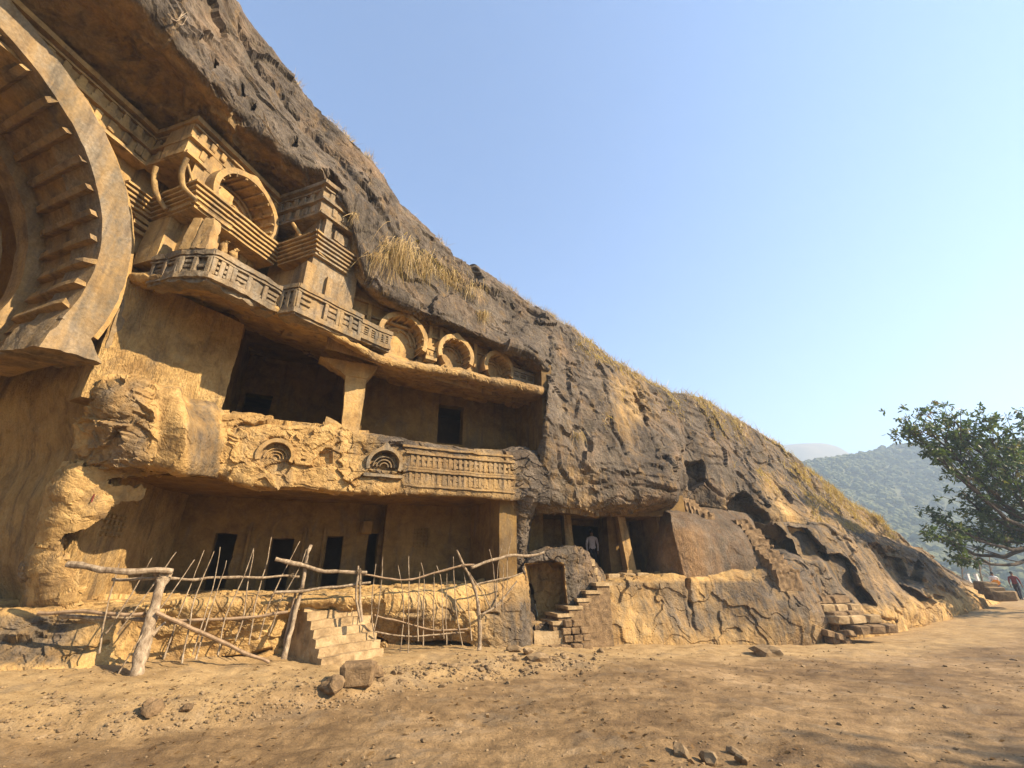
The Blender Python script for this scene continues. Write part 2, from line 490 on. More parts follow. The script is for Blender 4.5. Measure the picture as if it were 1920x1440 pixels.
def leaf_material(name, cols, trans=.35):
    m, nt, bs = nodes_of(name)
    inf = N(nt, 'ShaderNodeAttribute', attribute_name='tint').outputs['Fac']
    c = ramp(nt, inf, [(i / (len(cols) - 1), x) for i, x in enumerate(cols)])
    nt.links.new(c, bs.inputs['Base Color'])
    bs.inputs['Roughness'].default_value = .5 if trans > .2 else 1.0
    bs.inputs['Specular IOR Level'].default_value = .4 if trans > .2 else 0.0
    tr = N(nt, 'ShaderNodeBsdfTranslucent')
    nt.links.new(mixc(nt, 1.0, c, (1.5, 1.6, .6), 'MULTIPLY'), tr.inputs['Color'])
    mx = N(nt, 'ShaderNodeMixShader'); mx.inputs[0].default_value = trans
    nt.links.new(bs.outputs[0], mx.inputs[1]); nt.links.new(tr.outputs[0], mx.inputs[2])
    out = [n for n in nt.nodes if n.type == 'OUTPUT_MATERIAL'][0]
    nt.links.new(mx.outputs[0], out.inputs['Surface'])
    return m
M_LEAF = leaf_material('mango_leaf', [(.030, .050, .018), (.055, .085, .028), (.09, .12, .04), (.13, .115, .045), (.16, .08, .04)])
M_FOREST = leaf_material('far_forest_leaf', [(.10, .11, .055), (.12, .13, .062), (.15, .155, .075), (.18, .17, .09)], .1)  # dry scrub greens, with extra haze put in by paling the colours
M_GRASSB = leaf_material('dry_grass_blade', [(.22, .14, .05), (.37, .25, .095), (.48, .345, .15), (.58, .44, .22)], .3)

def ground_material():
    m, nt, bs = nodes_of('trodden_dirt')
    pos = N(nt, 'ShaderNodeNewGeometry').outputs['Position']
    big = noise_node(nt, pos, .30, 5, .6, .5)
    mid = noise_node(nt, mapping(nt, pos, (1, 1.8, 1), (0, 0, .4)), 1.5, 7, .68, .4)
    fine = noise_node(nt, pos, 26.0, 6, .72)
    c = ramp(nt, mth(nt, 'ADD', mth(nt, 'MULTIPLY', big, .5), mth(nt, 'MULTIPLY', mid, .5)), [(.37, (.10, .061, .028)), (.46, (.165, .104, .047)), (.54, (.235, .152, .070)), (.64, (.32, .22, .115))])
    at = N(nt, 'ShaderNodeAttribute', attribute_name='wx').outputs['Fac']      # sandier near the cliff, greyer scree line
    c = mixc(nt, mth(nt, 'MULTIPLY', at, .7), c, ramp(nt, mid, [(.35, (.30, .195, .082)), (.65, (.43, .30, .14))]))
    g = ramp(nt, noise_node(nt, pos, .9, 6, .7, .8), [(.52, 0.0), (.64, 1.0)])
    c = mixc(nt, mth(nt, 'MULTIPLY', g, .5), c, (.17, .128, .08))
    c = mixc(nt, .8, c, mixc(nt, 1.0, c, ramp(nt, fine, [(.28, .62), (.72, 1.35)]), 'MULTIPLY'))
    far = N(nt, 'ShaderNodeAttribute', attribute_name='far').outputs['Fac']
    c = mixc(nt, far, c, ramp(nt, mid, [(.35, (.10, .105, .045)), (.65, (.20, .17, .08))]))
    nt.links.new(c, bs.inputs['Base Color'])
    vor = N(nt, 'ShaderNodeTexVoronoi', feature='F1', i_Scale=16.0, i_Randomness=1.0)
    nt.links.new(pos, vor.inputs['Vector'])
    peb = ramp(nt, vor.outputs['Distance'], [(.08, 1.0), (.30, 0.0)])
    h = mth(nt, 'ADD', mth(nt, 'MULTIPLY', mid, .8), mth(nt, 'MULTIPLY', fine, .5))
    h = mth(nt, 'ADD', h, mth(nt, 'MULTIPLY', peb, mth(nt, 'MULTIPLY', noise_node(nt, pos, 2.2, 4, .6), .35)))
    bump(nt, bs, h, .75, .045)
    return m
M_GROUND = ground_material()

# ------------------------------------------------------------------ ground
GCTRL = [W(*p) for p in [(245, 1280, 7.2), (40, 1265, 7.2), (655, 1252, 8.7), (1000, 1215, 11.8), (1250, 1205, 14.4), (1560, 1200, 16.6), (1700, 1172, 20.2), (1850, 1132, 27), (1905, 1119, 31), (300, 1440, 4.5), (900, 1440, 4.15)]]
GCTRL += [np.array(p) for p in [(0, 0, -.06), (0, -8, .0), (8, -8, -.2), (-8, 0, -.15), (10, 4, -.35), (12, 12, -.75), (6, 8, -.45), (22, 14, -.8), (40, 34, -.6), (20, 0, -.6), (-10, 14, -.3), (0, 18, -.6), (28, 22, -.6), (60, 40, -1.5)]]
_gc = np.array(GCTRL)
def _tps(r): return r * r * np.log(r + 1e-6)
_n = len(_gc)
_K = _tps(np.linalg.norm(_gc[:, None, :2] - _gc[None, :, :2], axis=-1)) + np.eye(_n) * 1.5
_Pm = np.column_stack([np.ones(_n), _gc[:, :2]])
_A = np.block([[_K, _Pm], [_Pm.T, np.zeros((3, 3))]])
_sol = np.linalg.solve(_A, np.concatenate([_gc[:, 2], np.zeros(3)]))
BANK = [(-9.5, 6.0), (-6.6, 6.55), (-5.0, 6.95), (-3.6, 7.7), (-2.4, 8.6), (-.8, 9.9), (1.2, 11.2)]
def ground_z(XY, detail=True):
    XY = np.asarray(XY, float).reshape(-1, 2)
    out = np.zeros(len(XY))
    C = np.clip(XY, [-25, -12], [48, 46])
    for s in range(0, len(XY), 20000):
        r = np.linalg.norm(C[s:s + 20000, None] - _gc[None, :, :2], axis=-1)
        out[s:s + 20000] = _tps(r) @ _sol[:_n] + _sol[_n] + C[s:s + 20000] @ _sol[_n + 1:]
    out = np.clip(out, -2.2, 1.0)
    # a low bank of earth along the foot of the fence
    d = line_d(XY[:, 0], XY[:, 1], BANK)
    by = np.interp(XY[:, 0], [p[0] for p in BANK], [p[1] for p in BANK])
    sgn = np.where(XY[:, 1] > by, d, -d) + .18 * vnoise(np.column_stack([XY * 1.4, XY[:, 0] * 0]), 3)
    out = out + (smooth(-.35, .25, sgn) - .5) * .20 * smooth(3.5, -1.0, XY[:, 0])
    # beyond the terrace the hillside falls away into the valley, then far hills
    rr = np.hypot(XY[:, 0], XY[:, 1])
    e = XY[:, 0] * .55 + XY[:, 1] * .83
    out = out - smooth(46, 170, e) * 38
    if detail:
        p3 = np.column_stack([XY, np.zeros(len(XY))])
        out = out + .05 * fbm(p3 * .8, 3, 11) + .035 * fbm(p3 * np.array([2.2, 3.2, 1]), 3, 12) + .018 * fbm(p3 * 5.5, 3, 14) * smooth(40, 15, rr) + .014 * fbm(p3 * 9, 3, 13) * smooth(40, 15, rr)
    return out
def build_ground():
    r = np.concatenate([np.geomspace(0.4, 40, 520), np.geomspace(41, 1450, 60)])
    th = np.linspace(-math.radians(62), math.radians(62), 620)
    th = np.concatenate([np.linspace(-math.pi, th[0], 40)[:-1], th, np.linspace(th[-1], math.pi, 40)[1:]])
    R, T = np.meshgrid(r, th, indexing='ij')
    XY = np.stack([R * np.sin(T), R * np.cos(T)], -1).reshape(-1, 2)
    z = ground_z(XY)
    G = np.column_stack([XY, z]).reshape(len(r), len(th), 3)
    by = np.interp(XY[:, 0], [p[0] for p in BANK] + [5, 12, 20, 30], [p[1] for p in BANK] + [13.0, 15.2, 19.5, 27])
    p3 = np.column_stack([XY, np.zeros(len(XY))])
    sand = smooth(-.8, .9, XY[:, 1] - by + .7 * fbm(p3 * .9, 3, 8))
    far = smooth(44, 60, np.hypot(XY[:, 0], XY[:, 1]) + 5 * fbm(p3 * .2, 3, 9))
    nr, nc = G.shape[:2]
    idx = np.arange(nr * nc).reshape(nr, nc)
    F = np.stack([idx[:-1, :-1], idx[1:, :-1], idx[1:, 1:], idx[:-1, 1:]], -1).reshape(-1, 4)
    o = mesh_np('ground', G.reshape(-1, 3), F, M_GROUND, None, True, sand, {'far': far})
    tag(o, 'trodden brown dirt ground in front of the rock-cut caves', None, None, 'structure')
build_ground()
def gz(x, y): return float(ground_z([[x, y]])[0])

# ------------------------------------------------------------------ the cliff
def R3(x, y, z): return np.array([x, y, z + EYE])
cliff = empty('rock_cliff', (-4, 12, 0), 'dark weathered basalt cliff with carved cave temples cut into it', None, None, 'structure')

def crest_back(c, dy=9.0, k=.45):
    c = np.asarray(c); z = c[2] - EYE
    dirn = np.array([c[0] * .25 - 1.0, max(c[1], 2.0), 0]); dirn /= np.linalg.norm(dirn)
    return np.array([c[0] + dirn[0] * dy, c[1] + dirn[1] * dy, EYE + z + dy * k * z / max(4.0, np.hypot(c[0], c[1]))])

def over_station(crest, m1, m2, lip, under, inner):
    return [crest_back(crest), crest, m1, m2, lip, under, inner]
U = [
    over_station(R3(-10, -2, 14.5), R3(-8.8, -2, 13), R3(-8.1, -1.5, 11.4), R3(-7.9, -1, 10), R3(-8.5, -.8, 9.6), R3(-9.9, 0, 9.2)),
    over_station(R3(-9.2, 1.5, 14.5), R3(-8.1, 1.8, 12.8), R3(-7.4, 2.2, 11.2), R3(-7.2, 2.5, 9.8), R3(-7.8, 2.7, 9.5), R3(-9.2, 2.8, 9.2)),
    over_station(R3(-8.2, 4.5, 14.2), R3(-7.4, 4.4, 12.6), R3(-6.9, 4.5, 11.0), W(267, 0, 8.0), R3(-7.5, 5.0, 9.35), R3(-8.8, 4.6, 9.1)),
    over_station(W(445, 0, 11.5), W(428, 50, 10.3), W(410, 100, 9.5), W(393, 150, 9.0), R3(-7.0, 6.3, 9.2), R3(-8.2, 6.9, 9.1)),
    over_station(W(530, 110, 12.3), W(515, 150, 11.3), W(500, 190, 10.6), W(475, 238, 10.0), R3(-6.7, 7.6, 9.25), R3(-7.7, 8.2, 9.1)),
    over_station(W(600, 210, 13.0), W(590, 240, 12.2), W(575, 270, 11.5), W(555, 300, 10.9), R3(-5.9, 8.7, 9.3), R3(-6.9, 9.5, 9.1)),
    over_station(W(690, 300, 14.5), W(680, 325, 13.4), W(665, 350, 12.5), W(645, 372, 11.6), R3(-5.2, 9.6, 9.0), R3(-6.0, 10.5, 8.9)),
    over_station(W(740, 360, 15.2), W(725, 400, 13.8), W(708, 450, 12.6), W(690, 522, 11.9), R3(-4.5, 10.6, 7.5), R3(-5.0, 11.4, 7.6)),
    over_station(W(820, 450, 16.5), W(800, 490, 15.0), W(780, 530, 13.7), W(760, 566, 12.6), R3(-3.5, 11.5, 7.15), R3(-4.0, 12.3, 7.4)),
    over_station(W(900, 505, 17.5), W(885, 540, 16.0), W(870, 575, 14.8), W(850, 604, 13.6), R3(-2.1, 12.7, 7.1), R3(-2.5, 13.5, 7.3)),
    over_station(W(1000, 570, 18.5), W(970, 600, 17.0), W(950, 622, 15.6), W(930, 640, 14.4), R3(-.8, 13.5, 7.0), R3(-1.2, 14.3, 7.2)),
    over_station(W(1060, 612, 19.2), W(1040, 640, 17.5), W(1020, 655, 16.0), W(1000, 664, 14.9), R3(.6, 14.2, 6.7), R3(.4, 15, 6.9)),
    over_station(W(1130, 660, 20.6), W(1110, 690, 18.6), W(1085, 712, 17.0), W(1060, 730, 16.2), R3(1.9, 16.0, 5.8), R3(1.9, 16.6, 5.8)),
]
_eye = np.array([0, 0, EYE])
for _i in range(7):
    U[_i] = [_eye + (np.asarray(p) - _eye) * (1.07 if _i < 6 else 1.035) for p in U[_i]]
G = loft(np.array(U).transpose(1, 0, 2), 430, 330)
G = rough_rock(G, .24, .5, .15, .6, .045, 2.6, .05, 2, (1, 1, 1.2), .04)
# dark holes and scoops weathered into the brow and the underside
for pl, d in (([(385, 108), (400, 104), (408, 118), (394, 127)], .5), ([(440, 160), (452, 158), (456, 176), (444, 178)], .45), ([(466, 186), (478, 190), (476, 204), (464, 200)], .45),
              ([(540, 255), (556, 258), (554, 272), (540, 268)], .4), ([(690, 362), (700, 366), (697, 376), (688, 372)], .4), ([(578, 318), (622, 322), (640, 352), (600, 372), (575, 352)], .9),
              ([(845, 462), (880, 480), (905, 520), (890, 525), (860, 500)], .35), ([(1005, 525), (1030, 530), (1022, 545), (1008, 540)], .5)):
    G = carve(G, pl, np.array([-.35, .9, .15]) * d, 8, 3)
for pl, d in (([(255, 100), (300, 95), (345, 150), (340, 205), (300, 190)], .35), ([(180, 40), (235, 50), (260, 110), (215, 110)], .3), ([(430, 240), (500, 270), (520, 310), (470, 300)], .35)):
    G = carve(G, pl, np.array([-.2, .6, .5]) * d, 22, 9)
for ln in ([(720, 370), (742, 440), (800, 500), (860, 540)], [(560, 230), (640, 300), (700, 372), (760, 430)], [(780, 470), (850, 520), (960, 560), (1010, 590)], [(440, 40), (480, 120), (560, 220)]):
    G = groove(G, ln, np.array([-.1, .25, -.12]), 7)
P = G.reshape(-1, 3)
rows = np.repeat(np.linspace(0, 1, G.shape[0]), G.shape[1])
px, py = project(P)
under = line_d(px, py, [(267, 0), (393, 150), (475, 238), (555, 300), (645, 372), (690, 522), (760, 566), (850, 604), (930, 640), (1000, 664)])
lipz = np.interp(px, [0, 267, 393, 475, 555, 645, 690, 760, 850, 930, 1000, 1100], [-300, 0, 150, 238, 300, 372, 522, 566, 604, 640, 664, 730])
wx = .95 - .45 * smooth(4, 30, py - lipz)
wx = wx - .25 * smooth(.2, .6, fbm(P * .35, 3, 5))
grid_obj('overhanging_brow', G, M_ROCK, cliff, wx)
OVER = G

# right-hand mass above the second cave
def rs(*rows):
    c = W(*rows[0])
    return [crest_back(c, 10, .3)] + [W(*r) for r in rows]
RM = [
    rs((1000, 580, 20.5), (1012, 700, 17.5), (1020, 770, 17.0), (1022, 835, 16.6), (1000, 925, 16.0), (1000, 948, 16.2), (1000, 956, 17)),
    rs((1035, 598, 20.6), (1030, 695, 15.4), (1022, 765, 14.2), (1018, 845, 13.8), (1000, 928, 13.5), (1000, 950, 14.0), (1000, 958, 16)),
    rs((1060, 615, 20.8), (1062, 700, 16.4), (1062, 775, 14.9), (1062, 850, 14.1), (1060, 938, 13.8), (1060, 955, 14.5), (1062, 966, 17)),
    rs((1130, 660, 21.0), (1132, 735, 17.3), (1132, 800, 15.7), (1132, 870, 14.5), (1130, 940, 14.2), (1130, 960, 15.0), (1130, 970, 17.5)),
    rs((1210, 715, 22.0), (1212, 775, 18.3), (1212, 835, 16.3), (1212, 885, 15.0), (1210, 938, 14.8), (1205, 953, 15.8), (1200, 965, 18)),
    rs((1268, 740, 23.0), (1267, 795, 19.5), (1266, 845, 17.0), (1266, 880, 15.6), (1264, 930, 15.4), (1256, 945, 16.5), (1250, 960, 18.5)),
    rs((1288, 748, 23.4), (1286, 806, 20.2), (1284, 855, 18.8), (1280, 893, 18.0), (1276, 938, 18.0), (1270, 952, 18.2), (1270, 975, 18.4)),
    rs((1345, 772, 24.2), (1342, 825, 21.0), (1340, 870, 19.5), (1340, 915, 18.8), (1340, 950, 18.8), (1340, 965, 19.2), (1345, 1060, 19.8)),
    rs((1405, 805, 25.5), (1402, 850, 22.3), (1400, 895, 20.6), (1400, 930, 19.6), (1400, 958, 19.4), (1400, 975, 19.7), (1405, 1075, 20.0)),
    rs((1462, 840, 27.0), (1460, 875, 24.0), (1460, 910, 22.0), (1460, 940, 20.6), (1460, 965, 19.6), (1460, 988, 19.5), (1470, 1085, 19.7)),
    rs((1562, 922, 28.0), (1560, 938, 25.5), (1560, 955, 23.6), (1560, 970, 22.2), (1560, 985, 21.2), (1560, 1005, 20.8), (1560, 1090, 20.8)),
    rs((1652, 985, 29.0), (1650, 992, 27.3), (1650, 1000, 26.0), (1650, 1008, 25.0), (1650, 1016, 24.2), (1650, 1028, 23.6), (1650, 1045, 23.2)),
    rs((1745, 1045, 30.0), (1743, 1050, 28.6), (1742, 1056, 27.5), (1741, 1062, 26.8), (1740, 1068, 26.2), (1740, 1078, 25.8), (1740, 1090, 25.6)),
]
G = loft(np.array(RM).transpose(1, 0, 2), 440, 330)
G = rough_rock(G, .30, .42, .19, .5, .038, 2.3, .04, 40, (1, 1, 1.0), .06)
for ln, dv in (([(1190, 740), (1215, 800), (1235, 850), (1275, 870)], .35), ([(1098, 884), (1210, 888)], .28), ([(1270, 860), (1330, 910), (1390, 955)], .25), ([(1290, 820), (1340, 860), (1400, 900), (1440, 950)], .2),
               ([(1040, 820), (1050, 880), (1075, 905), (1180, 905), (1270, 920)], .16), ([(1060, 700), (1090, 730), (1080, 780)], .15), ([(1130, 700), (1150, 800), (1175, 850)], .15)):
    G = groove(G, ln, np.array([-.1, dv, -.05]), 4.5)
G = carve(G, [(1373, 935), (1400, 925), (1440, 962), (1445, 975), (1375, 975)], np.array([0, 1.0, 0]), 9, 12)
G = carve(G, [(1288, 868), (1316, 866), (1320, 905), (1296, 915)], np.array([0, .6, 0]), 9, 10)
P = G.reshape(-1, 3); px, py = project(P)
crest_y = np.interp(px, [1000, 1130, 1210, 1345, 1462, 1562, 1652, 1745], [580, 660, 715, 772, 840, 922, 985, 1045])
wx = .92 - .40 * smooth(60, 10, np.hypot((px - 1180) / 1.0, (py - 745) / 1.6)) - .42 * smooth(30, 0, np.abs(px - 1440 - (py - 900) * .55)) * smooth(870, 910, py)
wx = wx - .10 * smooth(1350, 1500, px) - .15 * smooth(.15, .5, fbm(P * .5, 3, 6)) - .2 * smooth(935, 960, py)
grid_obj('rock_face', G, M_ROCK, cliff, wx)
RFACE = G

# lower slope with its cut niches
SL = [
    [(1450, 975, 19.2), (1480, 1005, 18.6), (1500, 1040, 18.0), (1530, 1090, 17.5), (1550, 1150, 17.0), (1560, 1215, 16.6)],
    [(1540, 985, 20.5), (1570, 1020, 19.6), (1590, 1060, 18.8), (1600, 1105, 18.2), (1610, 1150, 17.6), (1620, 1215, 17.2)],
    [(1630, 1003, 23.2), (1650, 1035, 22.0), (1665, 1070, 20.9), (1680, 1110, 19.8), (1690, 1150, 19.0), (1700, 1200, 18.6)],
    [(1720, 1035, 25.8), (1740, 1062, 24.5), (1755, 1090, 23.3), (1765, 1115, 22.4), (1775, 1140, 21.8), (1785, 1180, 21.4)],
    [(1800, 1088, 28.5), (1815, 1100, 27.0), (1825, 1112, 26.0), (1832, 1125, 25.2), (1838, 1140, 24.6), (1842, 1165, 24.2)],
    [(1880, 1119, 31.0), (1885, 1123, 30.0), (1888, 1127, 29.0), (1890, 1132, 28.3), (1892, 1142, 28.0), (1895, 1155, 27.8)],
]
SL = [[W(p[0], p[1], p[2] * 1.12) if i == 0 else W(*p) for i, p in enumerate([(c[0][0], c[0][1] - 3, c[0][2])] + c)] for c in SL]
G = loft(np.array(SL).transpose(1, 0, 2), 400, 230)
G = rough_rock(G, .18, .6, .14, .5, .03, 3.0, .02, 60, (1, 1, 1.2), .03)
inn = np.array([.55, 1.0, .15])
G = carve(G, [(1540, 1043), (1575, 1040), (1598, 1060), (1612, 1100), (1642, 1136), (1622, 1140), (1584, 1108)], inn * 1.0, 9, 4)
G = carve(G, [(1478, 990), (1510, 995), (1545, 1030), (1552, 1052), (1500, 1050)], inn * .9, 9, 4)
G = carve(G, [(1628, 1020), (1645, 1021), (1665, 1045), (1690, 1050), (1704, 1090), (1730, 1092), (1728, 1098), (1700, 1100), (1745, 1128), (1735, 1135), (1695, 1110), (1668, 1075)], inn * 1.0, 9, 4)
G = carve(G, [(1722, 1050), (1732, 1062), (1728, 1092), (1706, 1088)], inn * .9, 4, 1)
G = carve(G, [(1752, 1115), (1770, 1120), (1764, 1130), (1750, 1126)], inn * .5, 4, 1)
for ln in ([(1560, 1000), (1640, 1030), (1720, 1060)], [(1600, 1150), (1680, 1165)], [(1640, 1020), (1740, 1070), (1830, 1115)], [(1660, 1060), (1800, 1120)]):
    G = groove(G, ln, np.array([.1, .22, -.05]), 5)
P = G.reshape(-1, 3); px, py = project(P)
wx = .72 - .7 * smooth(-40, 10, py - np.interp(px, [1500, 1620, 1750, 1850], [1185, 1155, 1130, 1115])) + .3 * smooth(.1, .5, fbm(P * .6, 3, 9))
grid_obj('niched_slope', G, M_ROCK, cliff, wx)
SLOPE = G

# front ledge in front of the second cave
LG = [
    [(1060, 1098, 17.0), (1062, 1112, 14.6), (1062, 1135, 14.4), (1062, 1170, 14.2), (1062, 1215, 14.0), (1062, 1240, 13.8)],
    [(1118, 1078, 17.0), (1130, 1092, 14.2), (1128, 1130, 13.7), (1118, 1170, 13.2), (1100, 1215, 12.7), (1095, 1240, 12.6)],
    [(1200, 1072, 17.8), (1200, 1088, 14.9), (1200, 1125, 14.4), (1200, 1165, 14.0), (1195, 1212, 13.5), (1195, 1240, 13.3)],
    [(1290, 1066, 18.0), (1290, 1083, 15.5), (1290, 1125, 15.0), (1290, 1165, 14.6), (1290, 1208, 14.1), (1290, 1236, 14.0)],
    [(1400, 1042, 18.6), (1400, 1070, 16.4), (1400, 1110, 15.7), (1400, 1155, 15.2), (1400, 1207, 14.7), (1400, 1234, 14.6)],
    [(1470, 1030, 19.0), (1470, 1058, 16.9), (1475, 1105, 16.1), (1480, 1150, 15.5), (1480, 1206, 15.0), (1480, 1232, 14.9)],
    [(1510, 1040, 19.2), (1520, 1070, 17.4), (1530, 1110, 16.6), (1538, 1150, 16.1), (1540, 1203, 15.7), (1540, 1228, 15.5)],
    [(1525, 1060, 20.5), (1540, 1085, 19.5), (1555, 1120, 18.6), (1565, 1155, 18.2), (1570, 1203, 17.8), (1570, 1225, 17.6)],
]
G = loft(np.array([[W(*p) for p in c] for c in LG]).transpose(1, 0, 2), 400, 200)
G = rough_rock(G, .16, .7, .09, .6, .03, 3.0, .0, 80, (1, 1, 1.2), .02)
for ln, d in (([(1290, 1085), (1292, 1130), (1300, 1170), (1322, 1205)], .51),
              ):
    G = groove(G, ln, np.array([0, d, -.05]), 6 if d > .5 else 2.6)
P = G.reshape(-1, 3); px, py = project(P)
wx = .66 - .45 * smooth(0, 8, 1094 - py) * smooth(1440, 1400, px) - .25 * smooth(1150, 1205, py) + .18 * smooth(1330, 1460, px) - .18 * smooth(1350, 1150, px)
wx = wx + .3 * fbm(P * .8, 3, 12)
grid_obj('rock_ledge', G, M_ROCK, cliff, wx)
LEDGE = G

# the big dressed block left standing beside the second cave
BK = [
    [(1228, 945, 19.0), (1230, 957, 17.8), (1220, 1010, 17.4), (1214, 1060, 17.2), (1213, 1085, 17.1)],
    [(1240, 945, 18.6), (1243, 957, 17.2), (1236, 1010, 16.7), (1234, 1065, 16.4), (1233, 1090, 16.3)],
    [(1256, 946, 18.2), (1257, 962, 16.7), (1263, 1000, 16.1), (1280, 1070, 15.7), (1285, 1100, 15.6)],
    [(1290, 948, 18.4), (1285, 968, 16.9), (1295, 1005, 16.2), (1305, 1070, 15.8), (1308, 1098, 15.7)],
    [(1350, 955, 19.0), (1350, 980, 17.6), (1355, 1012, 16.9), (1362, 1060, 16.4), (1365, 1090, 16.2)],
    [(1395, 962, 19.6), (1400, 990, 18.0), (1412, 1018, 17.4), (1422, 1050, 16.9), (1428, 1080, 16.7)],
    [(1410, 966, 20.0), (1418, 1000, 19.0), (1430, 1025, 18.3), (1440, 1050, 17.9), (1445, 1080, 17.6)],
]
BKc = np.array([[W(*p) for p in c] for c in BK])
BKc = np.concatenate([BKc[:2], BKc[1:2] * .12 + BKc[2:3] * .88, BKc[2:3], BKc[2:3] * .86 + BKc[3:4] * .14, BKc[3:]])      # keeps the arris sharp
BKc = np.concatenate([BKc[:, :1], BKc[:, :1] * .2 + BKc[:, 1:2] * .8, BKc[:, 1:2], BKc[:, 1:2] * .8 + BKc[:, 2:3] * .2, BKc[:, 2:]], 1)
G = loft(BKc.transpose(1, 0, 2), 240, 140)
G = rough_rock(G, .05, .9, .02, 1.2, .018, 4.0, .0, 95)
P = G.reshape(-1, 3); px, py = project(P)
wx = .62 - .55 * smooth(1345, 1300, px) * smooth(975, 1000, py)
grid_obj('dressed_block', G, M_BLOCK, cliff, wx, None, True)

# base rock under the lower verandah
BR = [
    [(-260, 1130, 8.6), (-250, 1150, 7.4), (-250, 1190, 7.2), (-240, 1240, 6.9), (-230, 1300, 6.6), (-230, 1340, 6.4)],
    [(-80, 1125, 9.2), (-80, 1145, 7.6), (-80, 1190, 7.4), (-70, 1235, 7.1), (-60, 1290, 6.8), (-60, 1330, 6.6)],
    [(60, 1120, 9.8), (50, 1148, 7.9), (55, 1185, 7.7), (60, 1225, 7.4), (70, 1275, 7.1), (70, 1320, 6.9)],
    [(165, 1110, 11.0), (150, 1140, 8.2), (160, 1175, 8.0), (165, 1212, 7.8), (170, 1265, 7.5), (170, 1310, 7.2)],
    [(310, 1110, 11.6), (300, 1130, 8.4), (300, 1165, 8.35), (300, 1205, 8.3), (305, 1258, 8.2), (305, 1300, 8.0)],
    [(420, 1108, 12.0), (420, 1128, 8.75), (420, 1165, 8.75), (425, 1200, 8.75), (430, 1243, 8.7), (430, 1290, 8.5)],
    [(500, 1106, 12.2), (505, 1125, 9.1), (510, 1160, 9.15), (515, 1190, 9.2), (520, 1230, 9.3), (520, 1280, 9.2)],
    [(540, 1105, 12.3), (548, 1123, 9.3), (556, 1160, 9.7), (556, 1190, 10.0), (556, 1225, 10.0), (556, 1270, 9.9)],
    [(660, 1101, 13.0), (660, 1120, 9.9), (660, 1150, 10.1), (660, 1180, 10.2), (660, 1205, 10.3), (660, 1255, 10.2)],
    [(740, 1096, 13.4), (740, 1112, 10.5), (742, 1135, 10.3), (742, 1165, 10.3), (745, 1200, 10.6), (745, 1250, 10.5)],
    [(830, 1092, 13.8), (830, 1102, 11.2), (832, 1130, 10.8), (832, 1165, 10.7), (832, 1203, 11.0), (832, 1250, 10.9)],
    [(900, 1088, 14.3), (900, 1094, 11.7), (902, 1125, 11.3), (905, 1165, 11.1), (905, 1208, 11.0), (905, 1250, 10.9)],
    [(950, 1085, 14.6), (955, 1085, 12.2), (965, 1120, 11.8), (975, 1165, 11.5), (982, 1212, 11.3), (982, 1255, 11.2)],
    [(965, 1085, 14.8), (980, 1075, 12.7), (990, 1115, 12.4), (998, 1165, 12.2), (1000, 1212, 12.1), (1000, 1255, 12.0)],
    [(970, 1085, 15.2), (985, 1075, 14.2), (994, 1115, 14.0), (1000, 1165, 14.0), (1002, 1212, 14.0), (1002, 1255, 14.0)],
]
G = loft(np.array([[W(*p) for p in c] for c in BR]).transpose(1, 0, 2), 520, 190)
G = rough_rock(G, .08, .8, .09, .9, .035, 3.4, .03, 110)
# keep the trodden lip of the verandah floor nearly level
for ln, d in (([(265, 1270), (330, 1255), (420, 1238), (510, 1222)], .3), ([(690, 1200), (800, 1208), (880, 1212)], .5), ([(110, 1235), (160, 1220), (200, 1205)], .12), ([(760, 1150), (850, 1140), (930, 1150)], .12)):
    G = groove(G, ln, np.array([0, d, 0]), 6)
P = G.reshape(-1, 3); px, py = project(P)
wx = .12 + .62 * smooth(175, 110, px - (1190 - py) * .35) * smooth(1145, 1160, py) * smooth(1262, 1235, py) + .45 * smooth(900, 975, px) * smooth(1085, 1110, py) + .30 * smooth(640, 740, px) * smooth(1120, 1140, py)
wx = wx - .35 * smooth(1240, 1285, py)
grid_obj('base_rock', G, M_ROCK, cliff, wx)
BASE = G

# pier of rough rock between the two caves
PR = [
    [(905, 925, 16.5), (918, 975, 16.0), (924, 1020, 15.6), (928, 1065, 15.4), (928, 1110, 15.4)],
    [(940, 925, 13.7), (952, 975, 13.6), (956, 1020, 13.5), (955, 1065, 13.4), (950, 1110, 13.3)],
    [(962, 915, 13.1), (966, 975, 13.1), (968, 1020, 13.0), (968, 1065, 12.9), (966, 1110, 12.8)],
    [(1010, 915, 13.1), (990, 975, 13.2), (984, 1020, 13.2), (984, 1065, 13.1), (986, 1110, 13.0)],
    [(1050, 915, 15.0), (1000, 975, 15.4), (990, 1020, 15.6), (990, 1065, 15.6), (992, 1110, 15.6)],
]
G = loft(np.array([[W(*p) for p in c] for c in PR]).transpose(1, 0, 2), 120, 110)
G = rough_rock(G, .05, .9, .10, 1.3, .03, 4, .05, 130)
P = G.reshape(-1, 3); px, py = project(P)
grid_obj('rock_pier', G, M_ROCK, cliff, .1 + .8 * smooth(955, 968, px))

